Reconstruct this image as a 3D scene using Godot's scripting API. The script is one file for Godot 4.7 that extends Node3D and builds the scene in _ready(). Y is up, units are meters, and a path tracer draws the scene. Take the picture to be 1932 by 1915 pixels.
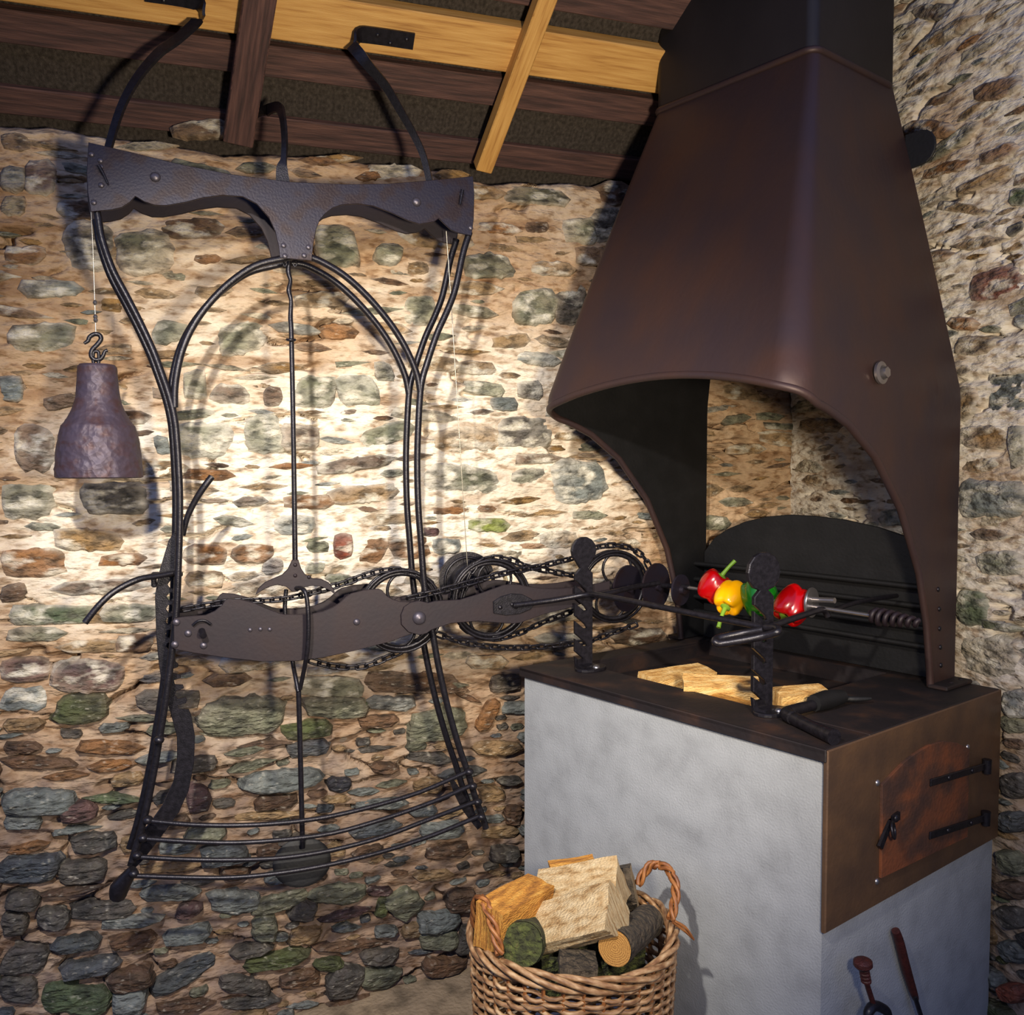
extends Node3D

# ---------------------------------------------------------------- mesh builder
class MB:
	var v := PackedVector3Array()
	var n := PackedVector3Array()
	var c := PackedColorArray()
	var t := PackedVector2Array()
	var ix := PackedInt32Array()
	var col := Color.WHITE

	func vert(p: Vector3, nm: Vector3, uv := Vector2.ZERO) -> int:
		v.append(p)
		n.append(nm)
		t.append(uv)
		c.append(col)
		return v.size() - 1

	func tri(a: int, b: int, d: int) -> void:
		var g := (v[b] - v[a]).cross(v[d] - v[a])
		if g.dot(n[a] + n[b] + n[d]) > 0.0:
			ix.append_array(PackedInt32Array([a, d, b]))
		else:
			ix.append_array(PackedInt32Array([a, b, d]))

	func quad(a: int, b: int, d: int, e: int) -> void:
		tri(a, b, d)
		tri(a, d, e)

	# a flat face through points, all with one normal
	func face(pts: Array, nm: Vector3, uvs: Array = []) -> void:
		var s := v.size()
		for i in pts.size():
			vert(pts[i], nm, uvs[i] if uvs.size() > i else Vector2(pts[i].x, pts[i].y))
		for i in range(1, pts.size() - 1):
			tri(s, s + i, s + i + 1)

	# box given by centre, half axes; edges chamfered by b; the texture runs along x of the box
	func box(xf: Transform3D, size: Vector3, b := 0.002) -> void:
		var h := size * 0.5
		b = minf(b, minf(h.x, minf(h.y, h.z)) * 0.6)
		for ax in 3:
			for sg in [-1.0, 1.0]:
				var a1: int = (ax + 1) % 3
				var a2: int = (ax + 2) % 3
				var pts := []
				var uvs := []
				for k in [[-1, -1], [1, -1], [1, 1], [-1, 1]]:
					var p := Vector3.ZERO
					p[ax] = sg * h[ax]
					p[a1] = k[0] * (h[a1] - b)
					p[a2] = k[1] * (h[a2] - b)
					pts.append(xf * p)
					uvs.append(Vector2(p.x if ax != 0 else p.y, (p.y if ax == 2 else p.z) + ax * 0.37))
				var nm := Vector3.ZERO
				nm[ax] = sg
				face(pts, (xf.basis * nm).normalized(), uvs)
				# chamfers between this face and the face of axis a1
				for s2 in [-1.0, 1.0]:
					var q := []
					for e in [-1.0, 1.0]:
						var p1 := Vector3.ZERO
						p1[ax] = sg * h[ax]
						p1[a1] = s2 * (h[a1] - b)
						p1[a2] = e * (h[a2] - b)
						var p2 := Vector3.ZERO
						p2[ax] = sg * (h[ax] - b)
						p2[a1] = s2 * h[a1]
						p2[a2] = e * (h[a2] - b)
						if e < 0.0:
							q = [xf * p1, xf * p2]
						else:
							q.append(xf * p2)
							q.append(xf * p1)
					var n2 := Vector3.ZERO
					n2[ax] = sg
					n2[a1] = s2
					face(q, (xf.basis * n2).normalized())
		for sx in [-1.0, 1.0]:
			for sy in [-1.0, 1.0]:
				for sz in [-1.0, 1.0]:
					face([xf * Vector3(sx * h.x, sy * (h.y - b), sz * (h.z - b)), xf * Vector3(sx * (h.x - b), sy * h.y, sz * (h.z - b)), xf * Vector3(sx * (h.x - b), sy * (h.y - b), sz * h.z)], (xf.basis * Vector3(sx, sy, sz)).normalized())

	# straight timber or bar from p to q, w wide across `side`, h high
	func beam(p: Vector3, q: Vector3, side: Vector3, w: float, h: float, b := 0.003) -> void:
		var x := (q - p).normalized()
		var z := (side - x * side.dot(x)).normalized()
		box(Transform3D(Basis(x, z.cross(x), z), (p + q) * 0.5), Vector3(p.distance_to(q), h, w), b)

	# round rod swept along a smooth path; radius may be a number or an Array (one per point)
	func tube(path: Array, rad, sides := 8, sub := 4, closed := false, cap := true) -> void:
		var pts: Array = []
		var rs: Array = []
		var m: int = path.size()
		var last: int = m if closed else m - 1
		for i in last:
			var p0: Vector3 = path[(i - 1 + m) % m] if closed or i > 0 else path[0]
			var p1: Vector3 = path[i]
			var p2: Vector3 = path[(i + 1) % m]
			var p3: Vector3 = path[(i + 2) % m] if closed or i + 2 < m else p2
			for k in sub:
				var f := float(k) / sub
				pts.append(p1.cubic_interpolate(p2, p0, p3, f))
				rs.append(lerpf(rad[i], rad[(i + 1) % m], f) if rad is Array else float(rad))
		if not closed:
			pts.append(path[m - 1])
			rs.append(float(rad[m - 1]) if rad is Array else float(rad))
		var count := pts.size()
		var tang: Vector3 = ((pts[1] as Vector3) - (pts[0] as Vector3)).normalized()
		var u := tang.cross(Vector3.UP if absf(tang.y) < 0.9 else Vector3.RIGHT).normalized()
		var rows := []
		var run := 0.0
		for i in count:
			var nx: Vector3 = pts[(i + 1) % count] if closed or i + 1 < count else pts[i]
			var pv: Vector3 = pts[(i - 1 + count) % count] if closed or i > 0 else pts[i]
			var tg := (nx - pv).normalized()
			u = (u - tg * u.dot(tg)).normalized()
			var w := tg.cross(u)
			if i > 0:
				run += (pts[i] as Vector3).distance_to(pts[i - 1])
			var row := v.size()
			for k in sides + 1:
				var a := TAU * k / sides
				var d := u * cos(a) + w * sin(a)
				vert((pts[i] as Vector3) + d * float(rs[i]), d, Vector2(run, float(k) / sides * 0.05))
			rows.append(row)
		for i in rows.size() - (0 if closed else 1):
			var a: int = rows[i]
			var b: int = rows[(i + 1) % rows.size()]
			for k in sides:
				quad(a + k, a + k + 1, b + k + 1, b + k)
		if cap and not closed:
			for e in [0, count - 1]:
				var o: Vector3 = pts[e]
				var dirn: Vector3 = (o - (pts[1] if e == 0 else pts[count - 2])).normalized()
				var r0: int = rows[e]
				var s := v.size()
				var tip := vert(o + dirn * float(rs[e]) * 0.25, dirn)
				for k in sides + 1:
					vert(v[r0 + k], dirn)
				for k in sides:
					tri(tip, s + 1 + k, s + 2 + k)

	# a flat strap (w wide, th thick) along a smooth path; wides is the direction of the width at each point
	func strap(path: Array, w, th: float, wides, sub := 4) -> void:
		var m := path.size()
		var pts := []
		var ws := []
		var wd := []
		for i in m - 1:
			var p0: Vector3 = path[maxi(i - 1, 0)]
			var p3: Vector3 = path[mini(i + 2, m - 1)]
			for k in sub:
				var f := float(k) / sub
				pts.append((path[i] as Vector3).cubic_interpolate(path[i + 1], p0, p3, f))
				ws.append(lerpf(w[i], w[i + 1], f) if w is Array else float(w))
				wd.append((wides[i] as Vector3).lerp(wides[i + 1], f) if wides is Array else wides)
		pts.append(path[m - 1])
		ws.append(float(w[m - 1]) if w is Array else float(w))
		wd.append(wides[m - 1] if wides is Array else wides)
		var corners := []
		for i in pts.size():
			var a: Vector3 = pts[mini(i + 1, pts.size() - 1)]
			var b: Vector3 = pts[maxi(i - 1, 0)]
			var tg := (a - b).normalized()
			var side: Vector3 = wd[i]
			side = (side - tg * side.dot(tg)).normalized()
			var nm := side.cross(tg)
			var o: Vector3 = pts[i]
			var hw: float = ws[i] * 0.5
			corners.append([o + side * hw + nm * th * 0.5, o - side * hw + nm * th * 0.5, o - side * hw - nm * th * 0.5, o + side * hw - nm * th * 0.5, nm, -side, -nm, side])
		for e in 4:
			var s := v.size()
			for i in corners.size():
				var q: Array = corners[i]
				vert(q[e], q[4 + e], Vector2(i * 0.02, 0.0))
				vert(q[(e + 1) % 4], q[4 + e], Vector2(i * 0.02, 0.03))
			for i in corners.size() - 1:
				quad(s + i * 2, s + i * 2 + 1, s + i * 2 + 3, s + i * 2 + 2)
		for e in [0, corners.size() - 1]:
			var q: Array = corners[e]
			var nb: Array = corners[1 if e == 0 else corners.size() - 2]
			face([q[0], q[1], q[2], q[3]], ((q[0] as Vector3) - (nb[0] as Vector3)).normalized())

	# flat plate: outline in the xy plane of xf, th thick about z = 0, edges chamfered by b
	func plate(outline: PackedVector2Array, xf: Transform3D, th: float, b := 0.0012) -> void:
		var m := outline.size()
		var area := 0.0
		for i in m:
			area += outline[i].cross(outline[(i + 1) % m])
		var sg := 1.0 if area > 0.0 else -1.0
		var inner := PackedVector2Array()
		var nrm := PackedVector2Array()
		for i in m:
			var e := (outline[(i + 1) % m] - outline[i]).normalized()
			nrm.append(Vector2(e.y, -e.x) * sg)
		for i in m:
			var o := (nrm[(i - 1 + m) % m] + nrm[i]).normalized()
			inner.append(outline[i] - o * b)
		var ids := Geometry2D.triangulate_polygon(inner)
		for z in [-1.0, 1.0]:
			var s := v.size()
			for p in inner:
				vert(xf * Vector3(p.x, p.y, z * th * 0.5), xf.basis * Vector3(0, 0, z), p)
			for k in range(0, ids.size(), 3):
				tri(s + ids[k], s + ids[k + 1], s + ids[k + 2])
			for i in m:
				var j := (i + 1) % m
				var en := Vector3(nrm[i].x, nrm[i].y, 0)
				face([xf * Vector3(inner[i].x, inner[i].y, z * th * 0.5), xf * Vector3(inner[j].x, inner[j].y, z * th * 0.5), xf * Vector3(outline[j].x, outline[j].y, z * (th * 0.5 - b)), xf * Vector3(outline[i].x, outline[i].y, z * (th * 0.5 - b))], (xf.basis * (en + Vector3(0, 0, z))).normalized())
		for i in m:
			var j := (i + 1) % m
			var d := th * 0.5 - b
			face([xf * Vector3(outline[i].x, outline[i].y, d), xf * Vector3(outline[j].x, outline[j].y, d), xf * Vector3(outline[j].x, outline[j].y, -d), xf * Vector3(outline[i].x, outline[i].y, -d)], xf.basis * Vector3(nrm[i].x, nrm[i].y, 0))

	# profile (radius, height) turned about the y axis of xf; sharp bends of the profile stay sharp
	func lathe(prof: Array, xf: Transform3D, seg := 20, wob = null) -> void:
		var rows := []
		for i in prof.size() - 1:
			var a: Vector2 = prof[i]
			var b: Vector2 = prof[i + 1]
			var d := (b - a).normalized()
			var nn := Vector2(d.y, -d.x)
			var na := nn
			var nb := nn
			if i > 0:
				var dp: Vector2 = (a - (prof[i - 1] as Vector2)).normalized()
				if dp.dot(d) > 0.75:
					na = (nn + Vector2(dp.y, -dp.x)).normalized()
			if i + 2 < prof.size():
				var dn: Vector2 = ((prof[i + 2] as Vector2) - b).normalized()
				if dn.dot(d) > 0.75:
					nb = (nn + Vector2(dn.y, -dn.x)).normalized()
			var s := v.size()
			for k in seg + 1:
				var ang := TAU * k / seg
				for e in 2:
					var p: Vector2 = a if e == 0 else b
					var q: Vector2 = na if e == 0 else nb
					var r := p.x * (float(wob.call(ang, p.y)) if wob != null else 1.0)
					vert(xf * Vector3(r * cos(ang), p.y, r * sin(ang)), (xf.basis * Vector3(q.x * cos(ang), q.y, q.x * sin(ang))).normalized(), Vector2(float(k) / seg, p.y))
			for k in seg:
				quad(s + k * 2, s + k * 2 + 1, s + k * 2 + 3, s + k * 2 + 2)
			rows.append(s)

	# a smooth sheet: points[i][j]; wrap joins the last column to the first
	func sheet(rows: Array, wrap := false, flip := false, cols: Array = [], uvscale := 1.0) -> void:
		var s := v.size()
		var nr := rows.size()
		var nc: int = rows[0].size()
		for i in nr:
			for j in nc:
				var du: Vector3
				var dv: Vector3 = (rows[mini(i + 1, nr - 1)][j] as Vector3) - (rows[maxi(i - 1, 0)][j] as Vector3)
				if wrap:
					du = (rows[i][(j + 1) % nc] as Vector3) - (rows[i][(j - 1 + nc) % nc] as Vector3)
				else:
					du = (rows[i][mini(j + 1, nc - 1)] as Vector3) - (rows[i][maxi(j - 1, 0)] as Vector3)
				var nm := du.cross(dv)
				nm = nm.normalized() if nm.length() > 1e-12 else Vector3.UP
				if flip:
					nm = -nm
				var p: Vector3 = rows[i][j]
				if cols.size():
					col = cols[i][j]
				vert(p, nm, Vector2(float(j) / nc, float(i) / nr) * uvscale)
		for i in nr - 1:
			for j in (nc if wrap else nc - 1):
				var k := (j + 1) % nc
				quad(s + i * nc + j, s + i * nc + k, s + (i + 1) * nc + k, s + (i + 1) * nc + j)

	# rivet or bolt head: a dome of radius r standing on xf's xz plane, pointing along y
	func dome(xf: Transform3D, r: float, seg := 10, hgt := 0.6) -> void:
		lathe([Vector2(r, -r * 0.3), Vector2(r, 0), Vector2(r * 0.86, r * hgt * 0.5), Vector2(r * 0.5, r * hgt * 0.86), Vector2(0.0001, r * hgt)], xf, seg)

	# chip of stone: jagged outline round the origin in the xy plane, domed towards z
	func stone(w: float, h: float, ang: float, rel: float, tone: Color, tone2: Color, edge: Color, smear: float, rng: RandomNumberGenerator, nz: FastNoiseLite, at: Vector3) -> void:
		var per := (w + h) * 2.0
		var m := clampi(int(per / 0.022), 14, 30)
		var e := rng.randf_range(3.0, 6.0)
		var ph := rng.randf() * 100.0
		var sc := [1.10, 1.03, 0.93, 0.74, 0.42]
		var dp := [-0.014, -0.25, 0.72, 1.0, 1.0]
		var nc := rng.randi_range(5, 9)
		var ca := []
		var cr := []
		for i in nc:
			ca.append(TAU * (i + rng.randf_range(-0.3, 0.3)) / nc + rng.randf() * 0.001)
			cr.append(rng.randf_range(0.9, 1.1))
		ca.sort()
		var tilt := Vector2(rng.randf_range(-0.25, 0.25), rng.randf_range(-0.3, 0.3)) * rel / maxf(h, 0.02)
		var rows := []
		var cols := []
		var skew := rng.randf_range(-0.25, 0.25)
		for k in 5:
			var row := []
			var cl := []
			for j in m:
				var a := TAU * j / m
				var q := pow(pow(absf(cos(a)) / (w * 0.5), e) + pow(absf(sin(a)) / (h * 0.5), e), -1.0 / e)
				# straight broken edges between a few corners
				var c0 := nc - 1
				for i in nc:
					if a >= ca[i]:
						c0 = i
				var c1 := (c0 + 1) % nc
				var v0 := Vector2(cos(ca[c0]), sin(ca[c0])) * float(cr[c0])
				var v1 := Vector2(cos(ca[c1]), sin(ca[c1])) * float(cr[c1])
				var dd := Vector2(cos(a), sin(a))
				var den := dd.cross(v1 - v0)
				var cut := 1.0
				if absf(den) > 1e-5:
					cut = clampf(v0.cross(v1 - v0) / den, 0.6, 1.2)
				var wob := lerpf(1.0, cut * 1.06, 0.75) + 0.13 * nz.get_noise_2d(j * 170.0 + ph * 900.0, ph * 50.0)
				var p := dd * q * wob * float(sc[k])
				p.x += skew * p.y
				p = p.rotated(ang)
				var lay := nz.get_noise_3d((p.x + at.x) * 200.0 + ph * 10.0, (p.y + at.y) * 1500.0, 0.0)
				var z: float = dp[k] * rel if k > 0 else dp[0]
				if k > 0:
					z += rel * (0.42 * lay) + tilt.dot(p)
				row.append(Vector3(p.x, p.y, z))
				var f := clampf(0.5 + 0.9 * nz.get_noise_3d((p.x + at.x) * 420.0, (p.y + at.y) * 800.0, 40.0 + ph), 0.0, 1.0)
				var cc := tone.lerp(tone2, f)
				var sm := clampf(smear * (1.7 if k < 2 else 1.0 if k == 2 else 0.45) + 1.3 * smear * nz.get_noise_3d((p.x + at.x) * 500.0, (p.y + at.y) * 700.0, 90.0), 0.0, 0.92)
				cl.append(cc.lerp(edge, sm))
			rows.append(row)
			cols.append(cl)
		sheet(rows, true, false, cols)
		# crown
		col = (cols[4][0] as Color).lerp(tone, 0.5)
		var cn := vert(Vector3(0, 0, rel * (1.05 + 0.2 * rng.randf())), Vector3(0, 0, 1))
		var base := cn - m
		for j in m:
			tri(cn, base + j, base + (j + 1) % m)
		col = Color.WHITE

	func facet() -> void:
		var v2 := PackedVector3Array()
		var n2 := PackedVector3Array()
		var c2 := PackedColorArray()
		var t2 := PackedVector2Array()
		var i2 := PackedInt32Array()
		for q in range(0, ix.size(), 3):
			var g := (v[ix[q + 2]] - v[ix[q]]).cross(v[ix[q + 1]] - v[ix[q]]).normalized()
			for e in 3:
				i2.append(v2.size())
				v2.append(v[ix[q + e]])
				n2.append((g * 0.8 + n[ix[q + e]] * 0.2).normalized())
				c2.append(c[ix[q + e]])
				t2.append(t[ix[q + e]])
		v = v2
		n = n2
		c = c2
		t = t2
		ix = i2

	func mesh() -> ArrayMesh:
		var a := []
		a.resize(Mesh.ARRAY_MAX)
		a[Mesh.ARRAY_VERTEX] = v
		a[Mesh.ARRAY_NORMAL] = n
		a[Mesh.ARRAY_TEX_UV] = t
		a[Mesh.ARRAY_COLOR] = c
		a[Mesh.ARRAY_INDEX] = ix
		var r := ArrayMesh.new()
		r.add_surface_from_arrays(Mesh.PRIMITIVE_TRIANGLES, a)
		return r

# ---------------------------------------------------------------- naming and grouping
var taken := {}
var rng := RandomNumberGenerator.new()
var nz := FastNoiseLite.new()

func numbered(parent: Node, called: String) -> String:
	var key := "%d/%s" % [parent.get_instance_id(), called]
	var k: int = taken.get(key, 0)
	taken[key] = k + 1
	return called if k == 0 else "%s_%03d" % [called, k]

func tag(o: Node, label: String, category: String, group := "") -> void:
	o.set_meta("label", label)
	o.set_meta("category", category)
	if group:
		o.set_meta("group", group)

func thing(called: String, label: String, category: String, at := Transform3D.IDENTITY, group := "") -> Node3D:
	var o := Node3D.new()
	o.name = numbered(self, called)
	add_child(o, true)
	o.transform = at
	tag(o, label, category, group)
	return o

func part(called: String, b: MB, m: Material, parent: Node3D, label := "") -> MeshInstance3D:
	return part_mesh(called, b.mesh(), m, parent, label)

func part_mesh(called: String, ms: Mesh, m: Material, parent: Node3D, label := "") -> MeshInstance3D:
	var o := MeshInstance3D.new()
	o.mesh = ms
	o.material_override = m
	o.name = numbered(parent, called)
	parent.add_child(o, true)
	if label:
		o.set_meta("label", label)
	return o

func structure(called: String, b: MB, m: Material) -> MeshInstance3D:
	var o := part(called, b, m, self)
	o.set_meta("kind", "structure")
	return o

func V(x: float, y: float, z: float) -> Vector3:
	return Vector3(x, y, z)

func at(p: Vector3) -> Transform3D:
	return Transform3D(Basis.IDENTITY, p)

# transform whose y axis points along d, placed at p
func along(p: Vector3, d: Vector3) -> Transform3D:
	var y := d.normalized()
	var x := y.cross(Vector3(0.31, 0.2, 0.93) if absf(y.z) < 0.9 else Vector3.RIGHT).normalized()
	return Transform3D(Basis(x, y, x.cross(y)), p)

# path of 2D points at depth z
func flat(pts: Array, z: float) -> Array:
	var r := []
	for p in pts:
		r.append(Vector3(p.x, p.y, z))
	return r

func shifted(pts: Array, d: Vector3) -> Array:
	var r := []
	for p in pts:
		r.append(p + d)
	return r

# ---------------------------------------------------------------- materials
func ramp(stops: Array) -> Gradient:
	var g := Gradient.new()
	var o := PackedFloat32Array()
	var k := PackedColorArray()
	for s in stops:
		o.append(s[0])
		k.append(s[1])
	g.offsets = o
	g.colors = k
	return g

func noise_tex(seed_: int, freq: float, stops: Array, oct := 4, kind := FastNoiseLite.TYPE_SIMPLEX_SMOOTH, size := 512) -> NoiseTexture2D:
	var f := FastNoiseLite.new()
	f.seed = seed_
	f.noise_type = kind
	f.frequency = freq
	f.fractal_octaves = oct
	var t := NoiseTexture2D.new()
	t.width = size
	t.height = size
	t.seamless = true
	t.noise = f
	if stops.size():
		t.color_ramp = ramp(stops)
	return t

func grey(x: float) -> Color:
	return Color(x, x, x)

func mat(color: Color, rough: float, metal := 0.0, spec := 0.5) -> StandardMaterial3D:
	var m := StandardMaterial3D.new()
	m.albedo_color = color
	m.roughness = rough
	m.metallic = metal
	m.metallic_specular = spec
	return m

func tri_map(m: StandardMaterial3D, sc: Vector3, tex: Texture2D, bump: Texture2D = null, bump_cm := 0.0, world := true) -> StandardMaterial3D:
	m.uv1_triplanar = true
	m.uv1_world_triplanar = world
	m.uv1_scale = sc
	if tex:
		m.albedo_texture = tex
	if bump:
		m.heightmap_enabled = true
		m.heightmap_texture = bump
		m.heightmap_scale = bump_cm
	return m

func uv_map(m: StandardMaterial3D, sc: Vector3, tex: Texture2D, bump: Texture2D = null, bump_cm := 0.0) -> StandardMaterial3D:
	m.uv1_scale = sc
	m.albedo_texture = tex
	if bump:
		m.heightmap_enabled = true
		m.heightmap_texture = bump
		m.heightmap_scale = bump_cm
	return m

# ---------------------------------------------------------------- the scene
var M := {}
var tones := {}
var mortar_top := Color(0.86, 0.78, 0.64)
var back_stones := []
var right_stones := []
var occ := {}
var base_at: Transform3D

func sm(a: float, b: float, x: float) -> float:
	return smoothstep(a, b, x)

func n2(x: float, y: float, f: float, o := 0.0) -> float:
	return nz.get_noise_3d(x * f * 100.0, y * f * 100.0, o * 100.0)

# height of the pointed mortar surface of a rubble wall, in metres
func lump(x: float, y: float, o: float) -> float:
	var low := 1.0 - sm(0.55, 1.15, y)
	return 0.016 * n2(x, y, 0.9, o) + 0.009 * n2(x, y * 2.2, 3.6, o + 3.0) + (0.0052 + 0.004 * low) * n2(x, y * 2.2, 13.0, o + 5.0) + 0.0034 * n2(x, y * 1.4, 36.0, o + 7.0) - 0.008 * low

# thin crevices that run along the courses
func crevice(x: float, y: float, o: float) -> float:
	var low := 1.0 - sm(0.6, 1.2, y)
	var r := 1.0 - absf(n2(x + 0.03 * n2(x, y, 6.0, o + 60.0), y * 3.0, 1.7, o + 50.0))
	var g := sm(-0.05, 0.3, n2(x, y, 2.6, o + 54.0))
	return -(0.045 + 0.01 * low) * sm(0.925, 0.99, r) * lerpf(g, 1.0, low * 0.6)

func mortar_color(x: float, y: float, o: float) -> Color:
	var f := clampf(0.5 + 1.1 * n2(x, y * 1.6, 2.2, o + 11.0), 0.0, 1.0)
	var g := clampf(0.5 + 1.0 * n2(x, y, 11.0, o + 13.0), 0.0, 1.0)
	var pale := Color(0.93, 0.90, 0.84)
	var tan := Color(0.74, 0.63, 0.51)
	var earth_dim := Color(0.45, 0.39, 0.36)
	# paler mid back wall: old limewash, plus lamp brightness painted into the colour
	var wash_glow := 1.0
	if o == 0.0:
		wash_glow = exp(-pow((x - 0.42) / 0.72, 2.0) - pow((y - 1.45) / 0.5, 2.0)) + 0.45 * n2(x, y, 1.9, 70.0)
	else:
		wash_glow = 0.62 + 0.5 * n2(x, y, 1.9, 70.0)
	var c := tan.lerp(pale, clampf(wash_glow * 1.7 + 0.14 - 0.4 * f, 0.0, 1.0))
	c = c.lerp(Color(0.55, 0.42, 0.30), 0.6 * sm(0.15, 0.5, n2(x * 0.6, y * 3.2, 4.5, 75.0 + o)) * (1.0 - 0.5 * clampf(wash_glow, 0.0, 1.0)))
	c = c.lerp(earth_dim, (1.0 - sm(0.45, 1.2, y)) * (0.35 + 0.5 * g) + 0.25 * maxf(0.0, g - 0.6))  # earthier mortar below, with the weaker light there also put into the colour
	return c.srgb_to_linear()

func _ready() -> void:
	nz.seed = 7
	nz.noise_type = FastNoiseLite.TYPE_SIMPLEX_SMOOTH
	nz.frequency = 0.01
	nz.fractal_octaves = 3
	rng.seed = 20

	# camera
	var cam := Camera3D.new()
	cam.name = "camera"
	add_child(cam)
	cam.position = V(0, 1.547, 2.66)
	cam.rotation = Vector3(-atan(77.5 / 1700.0), deg_to_rad(-18.0), 0)
	cam.fov = rad_to_deg(2.0 * atan(957.5 / 1700.0))
	cam.near = 0.05
	cam.current = true
	# daylight from the open front of the shelter
	var we := WorldEnvironment.new()
	we.name = "surroundings"
	var env := Environment.new()
	var sky := Sky.new()
	var ps := ProceduralSkyMaterial.new()
	ps.sky_top_color = Color(0.42, 0.52, 0.80)
	ps.sky_horizon_color = Color(0.66, 0.72, 0.86)
	ps.ground_horizon_color = Color(0.36, 0.35, 0.34)
	ps.ground_bottom_color = Color(0.25, 0.23, 0.2)
	ps.sky_energy_multiplier = 1.0
	ps.ground_energy_multiplier = 0.3
	sky.sky_material = ps
	env.background_mode = Environment.BG_SKY
	env.sky = sky
	env.tonemap_mode = Environment.TONE_MAPPER_LINEAR
	env.tonemap_exposure = 1.12
	env.sdfgi_enabled = true
	env.ssao_enabled = true
	env.ssil_enabled = true
	we.environment = env
	add_child(we)
	# two lamps of the photographer: a soft one right of the camera, a hard one up on its left
	var a := SpotLight3D.new()
	a.name = "soft_lamp"
	add_child(a)
	a.position = V(0.53, 1.53, 2.52)
	a.look_at_from_position(a.position, V(0.85, 1.85, 0.0))
	a.light_color = Color(1.0, 0.94, 0.83)
	a.light_energy = 4.8
	a.light_size = 0.085
	a.spot_range = 20.0
	a.spot_attenuation = 2.0
	a.spot_angle = 56.0
	a.spot_angle_attenuation = 1.0
	a.shadow_enabled = true
	var b := SpotLight3D.new()
	b.name = "hard_lamp"
	add_child(b)
	b.position = V(-0.35, 2.38, 2.3)
	b.look_at_from_position(b.position, V(0.46, 1.05, 0.2))
	b.light_color = Color(1.0, 0.97, 0.92)
	b.light_energy = 7.4
	b.light_size = 0.035
	b.spot_range = 20.0
	b.spot_attenuation = 2.0
	b.spot_angle = 34.0
	b.spot_angle_attenuation = 0.8
	b.shadow_enabled = true

	make_materials()
	base_at = Transform3D(Basis(V(0.9341, 0, -0.357), Vector3.UP, V(0.357, 0, 0.9341)), V(1.1336, 0, 1.1761))
	build_floor()
	list_stones()
	build_back_wall()
	build_right_wall()
	build_roof()
	build_base()
	build_hood()
	build_frame()
	build_arm()
	build_hangings()
	build_spit()
	build_fire()
	build_basket()
	build_tools()

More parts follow.
